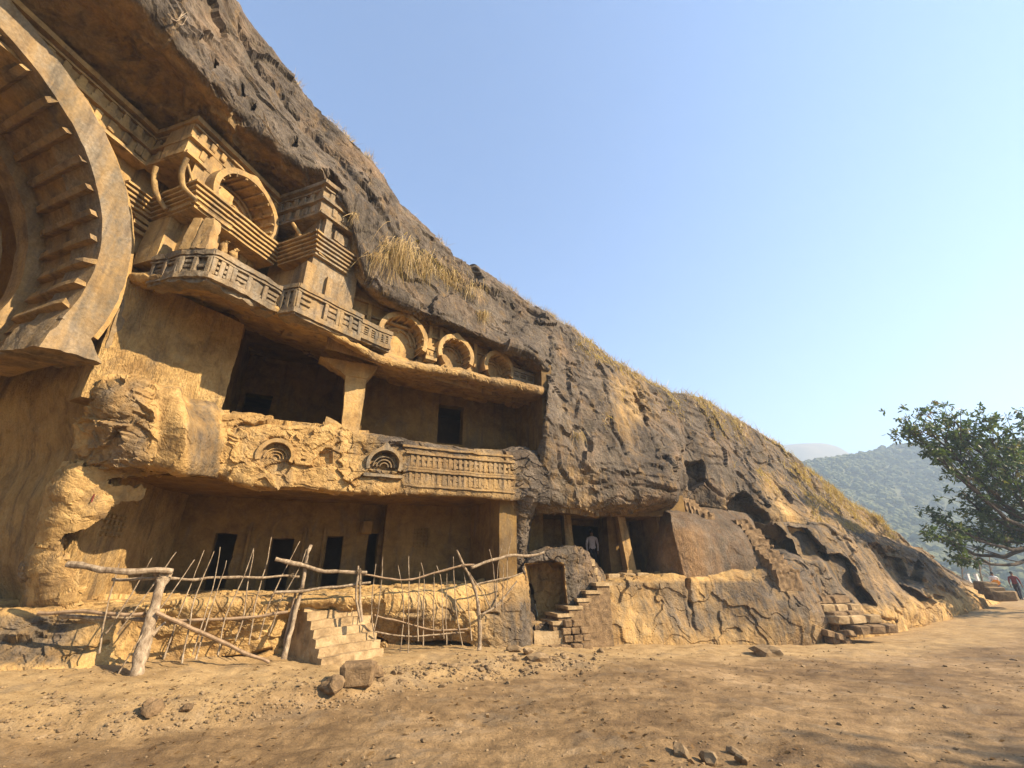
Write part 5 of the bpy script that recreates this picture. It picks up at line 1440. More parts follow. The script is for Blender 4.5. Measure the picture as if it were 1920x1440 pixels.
def lashing(root, px_, py_, off, r):
    c = fence_pt(px_, py_, off)
    mb = MB()
    for k in range(4):
        a = np.linspace(0, 2 * math.pi, 15)
        tilt = np.array([math.cos(.8 + k * .5), .3, math.sin(.8 + k * .5)]); tilt /= np.linalg.norm(tilt)
        x = np.cross(tilt, [0, 1, .2]); x /= np.linalg.norm(x); y = np.cross(tilt, x)
        mb.tube([c + tilt * (k - 1.5) * .012 + r * (math.cos(t) * x + math.sin(t) * y) for t in a], .006, 5, False)
    mb.build('lashing', M_ROPE, root)
M_ROPE = plain('old_rope', [(.10, .07, .04), (.2, .15, .09)], 40, .9, .5, .004)
for root, px_, py_, off, r in ((fl, 302, 1075, -.03, .10), (fl, 284, 1151, .05, .11), (gt, 573, 1061, -.03, .065), (gt, 565, 1107, -.03, .06), (gt, 673, 1072, -.14, .06), (gt, 674, 1093, -.13, .06), (frt, 868, 1062, -.03, .06), (frt, 901, 1156, 0, .07), (fl, 548, 1080, .03, .055)):
    lashing(root, px_, py_, off, r)

# ------------------------------------------------------------------ loose stones
def stone_mesh(var, mat, sub=2, flat=.65):
    bm = bmesh.new(); bmesh.ops.create_icosphere(bm, subdivisions=sub, radius=.5)
    V = np.array([v.co[:] for v in bm.verts])
    f1, f2, t, r = worley(V * 1.6 + var * 11.7, var)
    d = 1 + .42 * t + .12 * fbm(V * 4 + var, 2, var)
    # a few planar breaks
    rr = np.random.default_rng(var)
    for _ in range(7):
        n = rr.normal(size=3); n /= np.linalg.norm(n)
        h = V @ n - rr.uniform(.28, .42)
        V = V - np.outer(np.clip(h, 0, None), n)
    V = V * d[:, None] * np.array([1.0, rr.uniform(.65, .95), flat])
    for v, c in zip(bm.verts, V): v.co = c
    me = bpy.data.meshes.new('stone'); bm.to_mesh(me); bm.free(); me.materials.append(mat)
    for p in me.polygons: p.use_smooth = False
    return me
SM = [stone_mesh(i, M_STONE) for i in range(8)]
SMB = [stone_mesh(20 + i, M_BRICK, 3, .8) for i in range(3)]
def put_stone(x, y, s, name='stone', label=None, group=None, mesh=None, sink=.25, cat='stone', z=None):
    o = bpy.data.objects.new(name, mesh or random.choice(SM))
    o.location = (x, y, (gz(x, y) if z is None else z) + s * (.33 - sink))
    o.rotation_euler = (random.uniform(-.25, .25), random.uniform(-.25, .25), random.uniform(0, 6.28))
    o.scale = (s, s * random.uniform(.75, 1.1), s * random.uniform(.7, 1.05))
    scene.collection.objects.link(o)
    return tag(o, label, cat, group)
def ground_hits(pix):
    pix = np.asarray(pix, float)
    D = np.array([ray(a, b) for a, b in pix]); t = np.full(len(pix), 6.0)
    for k in range(26):
        P = D * t[:, None]
        t = np.clip(t + (ground_z(P[:, :2], k > 20) - EYE - P[:, 2]) / D[:, 2] * .6, 1, 60)
    return D[:, 0] * t, D[:, 1] * t, t
def ground_hit(px_, py_):
    x, y, t = ground_hits([(px_, py_)])
    return float(x[0]), float(y[0]), float(t[0])
def stone_px(px_, py_, wpx, **kw):
    x, y, t = ground_hit(px_, py_)
    return put_stone(x, y, wpx * t / FPX, **kw)
stone_px(621, 1292, 46, name='boulder', label='rounded brown boulder against the squared block at the foot of the steps', mesh=SMB[0], sink=.05)
_x, _y, _t = ground_hit(668, 1293); c = np.array([_x, _y, gz(_x, _y)])
bk = empty('squared_block', c, 'squared yellow stone block at the foot of the steps beside the boulder', 'stone')
piece('block', M_BRICK, bk, Frame((c[0], c[1]), 14), 0, 0, c[2] - EYE + .12, .55, .42, .34, jit=.04)
stone_px(704, 1270, 34, name='stone', label='flat yellow stone lying between the squared block and the lowest step', mesh=SMB[1], sink=.12)
stone_px(282, 1338, 44, label='grey broken rock standing out of the earth bank', mesh=SMB[2], sink=.15)
stone_px(345, 1345, 28, label='small square rock set in the earth bank', mesh=SMB[1], sink=.2)
for k, (a, b, w, lab) in enumerate(((742, 1422, 22, 'sharp wedge of stone standing alone on the path'), (795, 1392, 18, 'small upright triangular stone on the path'), (1375, 1412, 40, 'pale rounded stone bedded in the path among darker ones'), (1275, 1415, 50, 'flat grey slab bedded in the path'), (1330, 1432, 44, 'dark angular stone beside the pale rounded one'), (1395, 1432, 34, 'brown stone half buried beside the pale rounded one'), (412, 1430, 14, 'small round stone alone on the dirt near the bank'), (990, 1226, 26, 'squarish yellow stone lying before the masonry steps'), (965, 1222, 30, 'long yellow stone lying right of the bent fence post'), (1010, 1238, 60, 'long flat slab lying under the squared stone course'), (1435, 1228, 60, 'low flat rock at the foot of the cliff'))):
    stone_px(a, b, w, label=lab, sink=.3 if k in (2, 3, 9, 10) else .18)
# rubble strewn along the foot of the fence and over the path
cand = []
for _ in range(170):
    q = random.random()
    px_ = 690 + 440 * q; py_ = np.interp(px_, [690, 900, 1130], [1255, 1235, 1222]) + abs(random.gauss(0, 18))
    cand.append((px_, py_, random.choice([5, 6, 8, 10, 13, 17])))
for _ in range(45):
    px_ = random.uniform(430, 1000); py_ = np.interp(px_, [430, 700, 1000], [1352, 1318, 1262]) + random.gauss(0, 6)
    cand.append((px_, py_, random.choice([5, 6, 8, 10])))
for _ in range(70):
    cand.append((random.uniform(850, 1900), random.uniform(1225, 1430), random.choice([4, 5, 6, 8, 11])))
_X, _Y, _T = ground_hits([c_[:2] for c_ in cand])
_Z = ground_z(np.column_stack([_X, _Y]))
for (px_, py_, w), x, y, t, zz in zip(cand, _X, _Y, _T, _Z):
    near = y > np.interp(x, [p[0] for p in BANK], [p[1] for p in BANK]) and x < 1.5
    put_stone(x, y, w * t / FPX, z=zz, label='small yellow broken stone in the rubble strip below the stick fence' if near else 'small loose stone lying on the open dirt path', group='rubble stones below the fence' if near else 'loose stones on the path')
# gravel: far too many to count
def gravel(n):
    base = []
    for var in range(5):
        bm = bmesh.new(); bmesh.ops.create_icosphere(bm, subdivisions=1, radius=.5)
        V = np.array([v.co[:] for v in bm.verts]); V = V * (1 + .35 * vnoise(V * 3 + var * 9, var))[:, None] * np.array([1, .8, .55])
        F = np.array([[v.index for v in f.verts] for f in bm.faces]); bm.free(); base.append((V, F))
    Vs, Fs, off = [], [], 0
    r = rng.random(n) ** .6
    X = np.empty(n); Y = np.empty(n)
    m = n // 3
    th = rng.uniform(-.95, .95, n); rr = 2.2 + 22 * rng.random(n) ** 1.5
    X, Y = rr * np.sin(th), rr * np.cos(th)
    k = rng.random(m)
    bx = np.array([p[0] for p in BANK]); by = np.array([p[1] for p in BANK])
    X[:m] = np.interp(k, np.linspace(0, 1, len(bx)), bx) + 3.2 * (rng.random(m) ** 2) * .3; Y[:m] = np.interp(X[:m], bx, by) + np.abs(rng.normal(0, .7, m)) - .35
    z = ground_z(np.column_stack([X, Y]))
    s = .012 + .05 * rng.random(n) ** 4; s[:m] *= 1.5
    a = rng.uniform(0, 6.28, n)
    for v_ in range(5):
        V, F = base[v_]; i = np.arange(v_, n, 5)
        c, sn = np.cos(a[i])[:, None], np.sin(a[i])[:, None]
        Q = np.stack([V[None, :, 0] * c - V[None, :, 1] * sn, V[None, :, 0] * sn + V[None, :, 1] * c, np.repeat(V[None, :, 2], len(i), 0)], -1) * s[i][:, None, None]
        Q = Q + np.stack([X[i], Y[i], z[i] + s[i] * .12], -1)[:, None]
        Vs.append(Q.reshape(-1, 3)); Fs.append((F[None] + (np.arange(len(i)) * len(V))[:, None, None]).reshape(-1, 3) + off); off += len(i) * len(V)
    o = mesh_np('gravel', np.concatenate(Vs), np.concatenate(Fs), M_STONE, None, False)
    tag(o, 'fine gravel scattered over the dirt', 'gravel', None, 'stuff')
gravel(7000)

# dry leaf litter blown over the path
def litter(n):
    r = np.random.default_rng(77)
    th = r.uniform(-.85, .95, n); rr = 3.0 + 15 * r.random(n) ** 1.4
    X, Y = rr * np.sin(th), rr * np.cos(th)
    k = fbm(np.column_stack([X, Y, X * 0]) * .5, 3, 44) > -.05
    X, Y = X[k], Y[k]; n = len(X)
    Z = ground_z(np.column_stack([X, Y])) + .008
    L = r.uniform(.02, .055, n); a = r.uniform(0, 6.28, n)
    d = np.column_stack([np.cos(a), np.sin(a), r.normal(0, .25, n)]); s_ = np.column_stack([-np.sin(a), np.cos(a), r.normal(0, .35, n)])
    c = np.column_stack([X, Y, Z])
    V = np.stack([c - d * L[:, None], c + s_ * L[:, None] * .42 + [0, 0, .006], c + d * L[:, None], c - s_ * L[:, None] * .42 + [0, 0, .006]], 1)
    F = np.arange(n * 4).reshape(-1, 4)
    o = mesh_np('leaf_litter', V.reshape(-1, 3), F, M_LITTER, None, True, None, {'tint': np.repeat(r.random(n), 4)})
    tag(o, 'dry brown leaf litter blown across the dirt path', 'leaf litter', None, 'stuff')
M_LITTER = leaf_material('dry_fallen_leaf', [(.06, .036, .018), (.12, .07, .03), (.20, .125, .055)], .05)
litter(2600)

# ------------------------------------------------------------------ people
def flat(name, col, rough=.85):
    m, nt, bs = nodes_of(name); 
    pos = N(nt, 'ShaderNodeNewGeometry').outputs['Position']
    f = noise_node(nt, pos, 14, 4, .6)
    nt.links.new(ramp(nt, f, [(.3, [c * .8 for c in col]), (.7, [min(1, c * 1.15) for c in col])]), bs.inputs['Base Color'])
    bs.inputs['Roughness'].default_value = rough
    return m
M_SKIN = flat('brown_skin', (.22, .12, .07), .6)
M_HAIR = flat('black_hair', (.015, .012, .01), .5)
def person(loc, height, yaw, label, shirt, trousers, pose, group=None, sleeve=.55):
    """one continuous body grown from a jointed skeleton; clothes are material zones, hair and shoes are children"""
    root = empty('person', loc, label, 'person', group)
    root.rotation_euler = (0, 0, yaw)
    s = height / 1.72
    J = dict(pelvis=(0, 0, .93), waist=(0, .0, 1.08), chest=(0, .01, 1.30), neck0=(0, .02, 1.46), neck=(0, .01, 1.52), head=(0, -.01, 1.62), crown=(0, .0, 1.70))
    J.update(pose)
    names = list(J); idx = {n: i for i, n in enumerate(names)}
    edges = [('pelvis', 'waist'), ('waist', 'chest'), ('chest', 'neck0'), ('neck0', 'neck'), ('neck', 'head'), ('head', 'crown')]
    for sd in 'LR':
        edges += [('chest', 'sh' + sd), ('sh' + sd, 'el' + sd), ('el' + sd, 'wr' + sd), ('wr' + sd, 'ha' + sd), ('pelvis', 'hi' + sd), ('hi' + sd, 'kn' + sd), ('kn' + sd, 'an' + sd), ('an' + sd, 'to' + sd)]
        for f in range(4): edges.append(('ha' + sd, 'f%d' % f + sd))
        edges.append(('wr' + sd, 'th' + sd))
        h, w = np.array(J['ha' + sd]), np.array(J['wr' + sd])
        dirn = (h - w) / (np.linalg.norm(h - w) + 1e-9)
        for f in range(4):
            J['f%d' % f + sd] = tuple(h + dirn * (.075 + .01 * (f in (1, 2))) + np.array([.0, (f - 1.5) * .022, 0]))
        J['th' + sd] = tuple(w + dirn * .07 + np.array([0, -.045, 0]))
    names = list(J); idx = {n: i for i, n in enumerate(names)}
    rad = dict(pelvis=(.15, .115), waist=(.135, .10), chest=(.165, .115), neck0=(.075, .07), neck=(.052, .055), head=(.078, .095), crown=(.055, .07))
    me = bpy.data.meshes.new('body')
    me.from_pydata([tuple(c * s for c in J[n]) for n in names], [(idx[a], idx[b]) for a, b in edges], [])
    ob = bpy.data.objects.new('body', me); scene.collection.objects.link(ob)
    sk = ob.modifiers.new('skin', 'SKIN'); ob.modifiers.new('sub', 'SUBSURF').levels = 2
    lay = me.skin_vertices[0].data
    for n, i in idx.items():
        if n in rad: r = rad[n]
        elif n.startswith('sh'): r = (.062, .062)
        elif n.startswith('el'): r = (.045, .045)
        elif n.startswith('wr'): r = (.030, .026)
        elif n.startswith('ha'): r = (.036, .022)
        elif n.startswith('f') or n.startswith('th'): r = (.010, .010)
        elif n.startswith('hi'): r = (.098, .098)
        elif n.startswith('kn'): r = (.068, .068)
        elif n.startswith('an'): r = (.048, .048)
        else: r = (.040, .035)
        lay[i].radius = (r[0] * s, r[1] * s)
        lay[i].use_root = (n == 'pelvis')
    bpy.context.view_layer.update()
    em = bpy.data.meshes.new_from_object(ob.evaluated_get(bpy.context.evaluated_depsgraph_get()))
    bpy.data.objects.remove(ob)
    body = bpy.data.objects.new('body', em); scene.collection.objects.link(body); body.parent = root
    em.materials.clear()
    for m in (M_SKIN, shirt, trousers): em.materials.append(m)
    P = {n: np.array(J[n]) * s for n in J}
    C = np.array([p.center[:] for p in em.polygons])
    best = np.zeros(len(C), int); bd = np.full(len(C), 9.0); bt = np.zeros(len(C))
    for e, (a, b) in enumerate(edges):
        A, B = P[a], P[b]; t = np.clip((C - A) @ (B - A) / ((B - A) @ (B - A) + 1e-9), 0, 1)
        d = np.linalg.norm(C - A - t[:, None] * (B - A), axis=1)
        m = d < bd
        bd[m] = d[m]; best[m] = e; bt[m] = t[m]
    for p, e, t_ in zip(em.polygons, best, bt):
        p.use_smooth = True
        a, b = edges[e]
        if a[:2] in ('hi', 'kn', 'an') or (a == 'pelvis' and (b.startswith('hi') or p.center[2] < .95 * s)): k = 2
        elif a in ('pelvis', 'waist', 'chest') or a.startswith('sh') or (a.startswith('el') and t_ < sleeve): k = 1
        else: k = 0
        p.material_index = k
    # hair cap
    bm = bmesh.new(); bmesh.ops.create_icosphere(bm, subdivisions=3, radius=1.0)
    hc = P['head'] + np.array([0, .012 * s, .035 * s])
    for v in bm.verts:
        front = v.co.y < -.35
        v.co = Vector((v.co.x * .088, v.co.y * .108, v.co.z * .098)) * s + Vector(hc)
    bmesh.ops.delete(bm, geom=[v for v in bm.verts if v.co.z < hc[2] - (.055 if v.co.y > hc[1] else -.01) * s], context='VERTS')
    hm = bpy.data.meshes.new('hair'); bm.to_mesh(hm); bm.free(); hm.materials.append(M_HAIR)
    ho = bpy.data.objects.new('hair', hm); scene.collection.objects.link(ho); ho.parent = root
    for p in hm.polygons: p.use_smooth = True
    for sd in 'LR':
        bm = bmesh.new(); bmesh.ops.create_icosphere(bm, subdivisions=2, radius=1.0)
        a, t = P['an' + sd], P['to' + sd]
        mid = a * .42 + t * .58
        for v in bm.verts:
            v.co = Vector((v.co.x * .05, v.co.y * .135, max(v.co.z, -.5) * .062)) * s + Vector((mid[0], mid[1], t[2] + .01 * s))
        sm = bpy.data.meshes.new('shoe'); bm.to_mesh(sm); bm.free(); sm.materials.append(M_HAIR)
        so = bpy.data.objects.new('shoe', sm); scene.collection.objects.link(so); so.parent = root
    return root
def pose(stride=0.0, armswing=0.0, lift=.0):
    d = {}
    for sd, x in (('L', 1), ('R', -1)):
        k = stride * x
        d['sh' + sd] = (.185 * x, .015, 1.40); d['el' + sd] = (.235 * x, .02 + armswing * x, 1.12); d['wr' + sd] = (.225 * x, -.03 + armswing * x * 1.7, .88); d['ha' + sd] = (.22 * x, -.045 + armswing * x * 2.0, .80)
        d['hi' + sd] = (.092 * x, 0, .88); d['kn' + sd] = (.10 * x, -.03 - k * .55, .49); d['an' + sd] = (.10 * x, .02 - k, .085 + (.06 if k < 0 else 0)); d['to' + sd] = (.11 * x, -.14 - k, .035 + (.0 if k >= 0 else .01))
    return d
M_SHIRT_W = flat('pale_pink_white_shirt', (.62, .55, .55)); M_TR_DARK = flat('dark_trousers', (.03, .028, .035))
M_SHIRT_W2 = flat('white_shirt', (.66, .65, .62)); M_JEANS = flat('blue_jeans', (.035, .05, .11)); M_ORANGE = flat('orange_bag', (.75, .30, .03)); M_MAROON = flat('maroon_top', (.17, .035, .03))
pc = W(1114, 1077, 17.3)
person((pc[0], pc[1], ZF + EYE), 1.66, math.radians(172), 'person in pale shirt and dark trousers standing in the small cave, seen from behind', M_SHIRT_W, M_TR_DARK, pose(.04, .02), sleeve=.95)
pa = W(1871, 1106, 29.5); za = gz(pa[0], pa[1])
pp = person((pa[0], pa[1], za), 1.66, math.radians(150), 'person in white shirt with orange bag at the waist, walking on the path', M_SHIRT_W2, M_JEANS, pose(.16, .05))
bm = bmesh.new(); bmesh.ops.create_cube(bm, size=1); bmesh.ops.bevel(bm, geom=bm.edges[:], offset=.22, segments=3, affect='EDGES')
for v in bm.verts: v.co = Vector((v.co.x * .40, v.co.y * .16, v.co.z * (.34 + .05 * v.co.x))) 
mm = bpy.data.meshes.new('bag'); bm.to_mesh(mm); bm.free(); mm.materials.append(M_ORANGE)
bg = bpy.data.objects.new('shoulder_bag', mm); R_ = Matrix.Rotation(math.radians(150), 4, 'Z')
bg.matrix_basis = Matrix.Translation((pa[0], pa[1], za)) @ R_ @ Matrix.Translation((0, .19, 1.0)); scene.collection.objects.link(bg)
tag(bg, 'orange bag slung at the waist of the person in white', 'bag')
pb = W(1909, 1108, 28.8)
person((pb[0], pb[1], gz(pb[0], pb[1])), 1.7, math.radians(120), 'person in maroon top and dark trousers striding along the path', M_MAROON, M_TR_DARK, pose(.24, .1))

# ------------------------------------------------------------------ dry grass
def blades(base, dirs, length, width, droop, seed=0, segs=3):
    """tapering bent blades; base (n,3), dirs (n,3) unit"""
    r = np.random.default_rng(seed)
    n = len(base)
    side = np.cross(dirs, r.normal(size=(n, 3))); side /= np.linalg.norm(side, axis=1, keepdims=True) + 1e-9
    V = np.zeros((n, segs * 2 + 1, 3))
    bend = r.normal(size=(n, 3)) * .25; bend[:, 2] -= droop
    for k in range(segs + 1):
        q = k / segs
        c = base + dirs * (length * q)[:, None] + bend * (length * q * q)[:, None]
        if k < segs:
            w = width * (1 - .75 * q)
            V[:, 2 * k] = c - side * w[:, None]; V[:, 2 * k + 1] = c + side * w[:, None]
        else: V[:, 2 * k] = c
    F = []
    for k in range(segs - 1): F += [[2 * k, 2 * k + 1, 2 * k + 3], [2 * k, 2 * k + 3, 2 * k + 2]]
    F += [[2 * segs - 2, 2 * segs - 1, 2 * segs]]
    F = (np.array(F)[None] + (np.arange(n) * (segs * 2 + 1))[:, None, None]).reshape(-1, 3)
    tint = np.repeat(np.clip(r.normal(.36, .26, n), 0, 1), segs * 2 + 1)
    return V.reshape(-1, 3), F, tint
def sample_grid(G, weight, n, seed):
    r = np.random.default_rng(seed)
    P = G.reshape(-1, 3); w = np.clip(weight, 0, None)
    gu = np.linalg.norm(np.gradient(G, axis=1), axis=-1).reshape(-1); gv = np.linalg.norm(np.gradient(G, axis=0), axis=-1).reshape(-1)
    w = w * gu * gv; w /= w.sum()
    i = r.choice(len(P), n, p=w)
    Nn = grid_normals(G).reshape(-1, 3)
    return P[i] + r.normal(size=(n, 3)) * .05, Nn[i]
# hill grass on the right-hand slope
P = RFACE.reshape(-1, 3); px, py = project(P)
cy = np.interp(px, [1000, 1130, 1210, 1345, 1462, 1562, 1652, 1745], [580, 660, 715, 772, 840, 922, 985, 1045])
rowi = np.repeat(np.arange(RFACE.shape[0]), RFACE.shape[1]) / RFACE.shape[0]
m = smooth(55, 5, py - cy) * smooth(1030, 1110, px) + .8 * smooth(1230, 1420, px) * smooth(130, 60, py - cy) * smooth(-.05, .25, fbm(P * .55, 3, 31)) + .35 * smooth(1090, 1180, px) * smooth(870, 800, py) * smooth(.1, .4, fbm(P * .8, 3, 32)) * smooth(1260, 1200, px)
m = m * (rowi > .06) * smooth(1700, 1640, px) * (.06 + smooth(-.1, .3, fbm(P * .9, 2, 33)))
B, Nn = sample_grid(RFACE, m, 30000, 3)
d = Nn * .45 + np.array([0, 0, .9]) + rng.normal(size=(len(B), 3)) * .28; d /= np.linalg.norm(d, axis=1, keepdims=True)
V1, F1, t1 = blades(B, d, rng.uniform(.18, .6, len(B)), rng.uniform(.007, .016, len(B)), .25, 4)
P = OVER.reshape(-1, 3); px, py = project(P)
rowi = np.repeat(np.arange(OVER.shape[0]), OVER.shape[1]) / OVER.shape[0]
cy = np.interp(px, [445, 530, 600, 690, 740, 820, 900, 1000, 1130], [0, 110, 210, 300, 360, 450, 505, 570, 660])
clump = np.zeros(len(px))
for (a, b, w_) in ((630, 235, 14), (650, 262, 12), (692, 302, 8), (830, 455, 8), (960, 545, 24), (1000, 565, 24), (1040, 595, 28), (1080, 620, 28), (560, 150, 6)):
    clump = np.maximum(clump, np.exp(-((px - a) / w_) ** 2 - ((py - b) / 14) ** 2))
m = clump * smooth(30, 8, np.abs(py - cy)) + .02 * smooth(0, .3, fbm(P * 1.1, 2, 8)) * smooth(40, 10, np.abs(py - cy))
m = m * (rowi > .1) * (rowi < .6)
B, Nn = sample_grid(OVER, m, 7000, 5)
d = Nn * .3 + np.array([.1, 0, .9]) + rng.normal(size=(len(B), 3)) * .3; d /= np.linalg.norm(d, axis=1, keepdims=True)
V2, F2, t2 = blades(B, d, rng.uniform(.1, .38, len(B)), rng.uniform(.003, .007, len(B)), .2, 6)
o = mesh_np('dry_grass', np.concatenate([V1, V2]), np.concatenate([F1, F2 + len(V1)]), M_GRASSB, None, True, None, {'tint': np.concatenate([t1, t2])})
tag(o, 'dry straw-coloured grass covering the top of the rock slope', 'grass', None, 'stuff')
# tufts hanging over the brow
def nearest(G, a, b):
    P = G.reshape(-1, 3); px, py = project(P)
    t = P[:, 1] * CP + (P[:, 2] - EYE) * SP
    k = (px - a) ** 2 + (py - b) ** 2
    c = np.where(k < 64)[0]
    if len(c) == 0: c = np.array([np.argmin(k)])
    return P[c[np.argmin(t[c])]]
tufts = [(708, 478, .45, 130, .16, 'small dry grass tuft hanging left of the long hanging grass'), (752, 470, 1.05, 380, .30, 'longest curtain of dry grass hanging from the brow'), (790, 488, .75, 330, .34, 'dense dry grass mat hanging beside the longest grass curtain'), (838, 512, .62, 300, .36, 'wide dry grass mat trailing over the middle of the brow'), (880, 535, .5, 220, .32, 'thin dry grass mat trailing at the right end of the hanging grass'), (908, 590, .42, 160, .12, 'separate tuft of dry grass hanging above the horseshoe niches'),
         (1088, 812, .3, 60, .10, 'tiny dry grass tuft on the rock face right of the upper verandah'), (672, 405, .35, 40, .06, 'few dry stalks hanging beside the dark corner balcony')]
for k, (a, b, L, n, spread, lab) in enumerate(tufts):
    c = nearest(RFACE if a > 1060 else OVER, a, b)
    n = int(n * 1.05)
    base = c + rng.normal(size=(n, 3)) * np.array([spread, spread * .6, spread * .55]) + np.array([.05, -.12, 0])
    d = np.array([.12, -.5, -.75]) + rng.normal(size=(n, 3)) * .28; d /= np.linalg.norm(d, axis=1, keepdims=True)
    ln = L * rng.uniform(.35, 1.0, n)
    V, F, t = blades(base, d, ln * 1.0, rng.uniform(.005, .010, n), .9, 60 + k, 5)
    o = mesh_np('hanging_grass_tuft', V, F, M_GRASSB, None, True, None, {'tint': t})
    tag(o, lab, 'grass tuft', 'dry grass tufts hanging from the rock')
# thin bleached roots on the brow
for k, (pts, lab) in enumerate((([(325, 28), (340, 40), (352, 22)], 'pale twig skeleton stuck to the brow rock'), ([(497, 218), (520, 250), (536, 276)], 'pale dead roots trailing over the edge of the brow'))):
    root = empty('dead_roots', nearest(OVER, *pts[0]), lab, 'roots')
    for q in range(6):
        jit = [(x + random.uniform(-8, 8), y + random.uniform(-6, 6)) for x, y in pts]
        P3 = [nearest(OVER, *p) * .985 + np.array([0, 0, EYE]) * .015 for p in jit]
        mb = MB(); mb.tube(catmull(np.array(P3), 8, 0), np.linspace(.012, .004, 8), 5); mb.build('root', M_WOOD, root, .01, 6)

# ------------------------------------------------------------------ trees
def tree_parts(lobes, fork, base, seed, leaf=.17, per=14, dens=1.0, trunk_r=.32):
    """lobes: (centre, radius). Limbs run from the fork into every lobe and split into twigs that end in leaf rosettes"""
    r = np.random.default_rng(seed)
    mb = MB()
    trunk = catmull(np.array([base, base * .5 + fork * .5 + r.normal(size=3) * .15, fork]), 12, 0)
    mb.tube(trunk, np.linspace(trunk_r, trunk_r * .72, 12), 12)
    cl = []
    for c, rad in lobes:
        c = np.asarray(c, float)
        mid = fork * .5 + c * .5 + np.array([0, 0, -.12 * np.linalg.norm(c - fork)]) + r.normal(size=3) * .2
        L = catmull(np.array([fork, mid, c]), 14, 0); L[1:-1] += r.normal(size=(12, 3)) * .05
        mb.tube(L, np.linspace(trunk_r * .42, .035, 14), 8)
        nb = max(4, int(9 * rad))
        ends = []
        for _ in range(nb):
            v = r.normal(size=3); v /= np.linalg.norm(v); v[2] = v[2] * .8 + .1
            s0 = L[r.integers(6, 14)]
            e = c + v * rad * r.uniform(.55, 1.0)
            B = catmull(np.array([s0, s0 * .5 + e * .5 + r.normal(size=3) * .12 * rad, e]), 7, 0)
            mb.tube(B, np.linspace(.030, .010, 7), 5, False)
            ends.append(B)
        n = int(26 * dens * rad * rad + 6)
        for _ in range(n):
            B = ends[r.integers(len(ends))]
            p = B[r.integers(2, 7)] + r.normal(size=3) * rad * .17
            cl.append(p)
    cl = np.array(cl)
    n = len(cl) * per
    base_ = np.repeat(cl, per, 0) + r.normal(size=(n, 3)) * .05
    d = r.normal(size=(n, 3)); d[:, 2] -= .35; d /= np.linalg.norm(d, axis=1, keepdims=True)
    side = np.cross(d, r.normal(size=(n, 3))); side /= np.linalg.norm(side, axis=1, keepdims=True)
    up = np.cross(side, d)
    ln = leaf * r.uniform(.45, 1.35, n); w = ln * .17
    V = np.zeros((n, 6, 3))
    V[:, 0] = base_; V[:, 5] = base_ + d * ln[:, None] - up * (.18 * ln)[:, None]
    for k, (q, ww, dd) in enumerate(((.35, 1.0, .0), (.72, .8, -.06))):
        c = base_ + d * (ln * q)[:, None] + up * (ln * dd)[:, None]
        V[:, 1 + 2 * k] = c - side * (w * ww)[:, None]; V[:, 2 + 2 * k] = c + side * (w * ww)[:, None]
    F = np.array([[0, 2, 1], [1, 2, 4], [1, 4, 3], [3, 4, 5]])
    F = (F[None] + (np.arange(n) * 6)[:, None, None]).reshape(-1, 3)
    ct = np.clip(r.beta(2, 3, len(cl)) * .75 + (r.random(len(cl)) > .93) * .4, 0, 1)
    tint = np.repeat(np.clip(np.repeat(ct, per) + r.normal(0, .08, n), 0, 1), 6)
    return mb, V.reshape(-1, 3), F, tint
def tree(label, base, lobes, fork, seed, **kw):
    root = empty('tree', base, label, 'tree')
    mb, V, F, t = tree_parts(lobes, np.asarray(fork, float), np.asarray(base, float), seed, **kw)
    mb.build('trunk', M_BARK, root, .02, 3)
    mesh_np('crown', V, F, M_LEAF, root, True, None, {'tint': t})
    return root
LB = [(1742, 805, 22, 58), (1705, 802, 21.6, 30), (1790, 790, 22.5, 52), (1845, 815, 22.5, 55), (1805, 862, 22, 50), (1870, 900, 22, 62), (1755, 858, 21.5, 24), (1812, 935, 22.5, 50), (1775, 985, 21.5, 38), (1745, 1002, 21.3, 22), (1825, 1008, 22, 42), (1885, 985, 23, 50), (1800, 1045, 21.5, 26), (1925, 800, 24, 42), (1960, 860, 23, 90), (1990, 980, 23, 80), (2060, 900, 24, 110), (2060, 780, 25, 90)]
lob = [(W(a, b, t), rp * t / FPX) for a, b, t, rp in LB]
fk = W(1990, 990, 23.3); bx, by = fk[0] + .6, fk[1] + .4
tree('broad leafy green tree with dark drooping branches beside the path', np.array([bx, by, gz(bx, by) - .2]), lob, fk, 5, leaf=.22, per=12, dens=1.9)
# trees standing on the sunny side of the path throw the shade over the foreground
def shade_tree(label, x, y, h, rad, seed):
    g = gz(x, y); r = np.random.default_rng(seed)
    fork = np.array([x + .2, y, g + h - 7.5])
    lob = []
    for k in range(11):
        a = k * 2.4; q = rad * (.35 + .6 * r.random())
        lob.append((np.array([x + q * math.cos(a), y + q * math.sin(a), g + h - 5.5 + 4.5 * r.random()]), rad * r.uniform(.34, .5)))
    return tree(label, np.array([x, y, g - .2]), lob, fork, seed, leaf=.30, per=8, dens=.4)
shade_tree('tall thin-crowned tree standing on the outer side of the path, casting faint shade', 23.0, -1.5, 14.0, 4.2, 12)

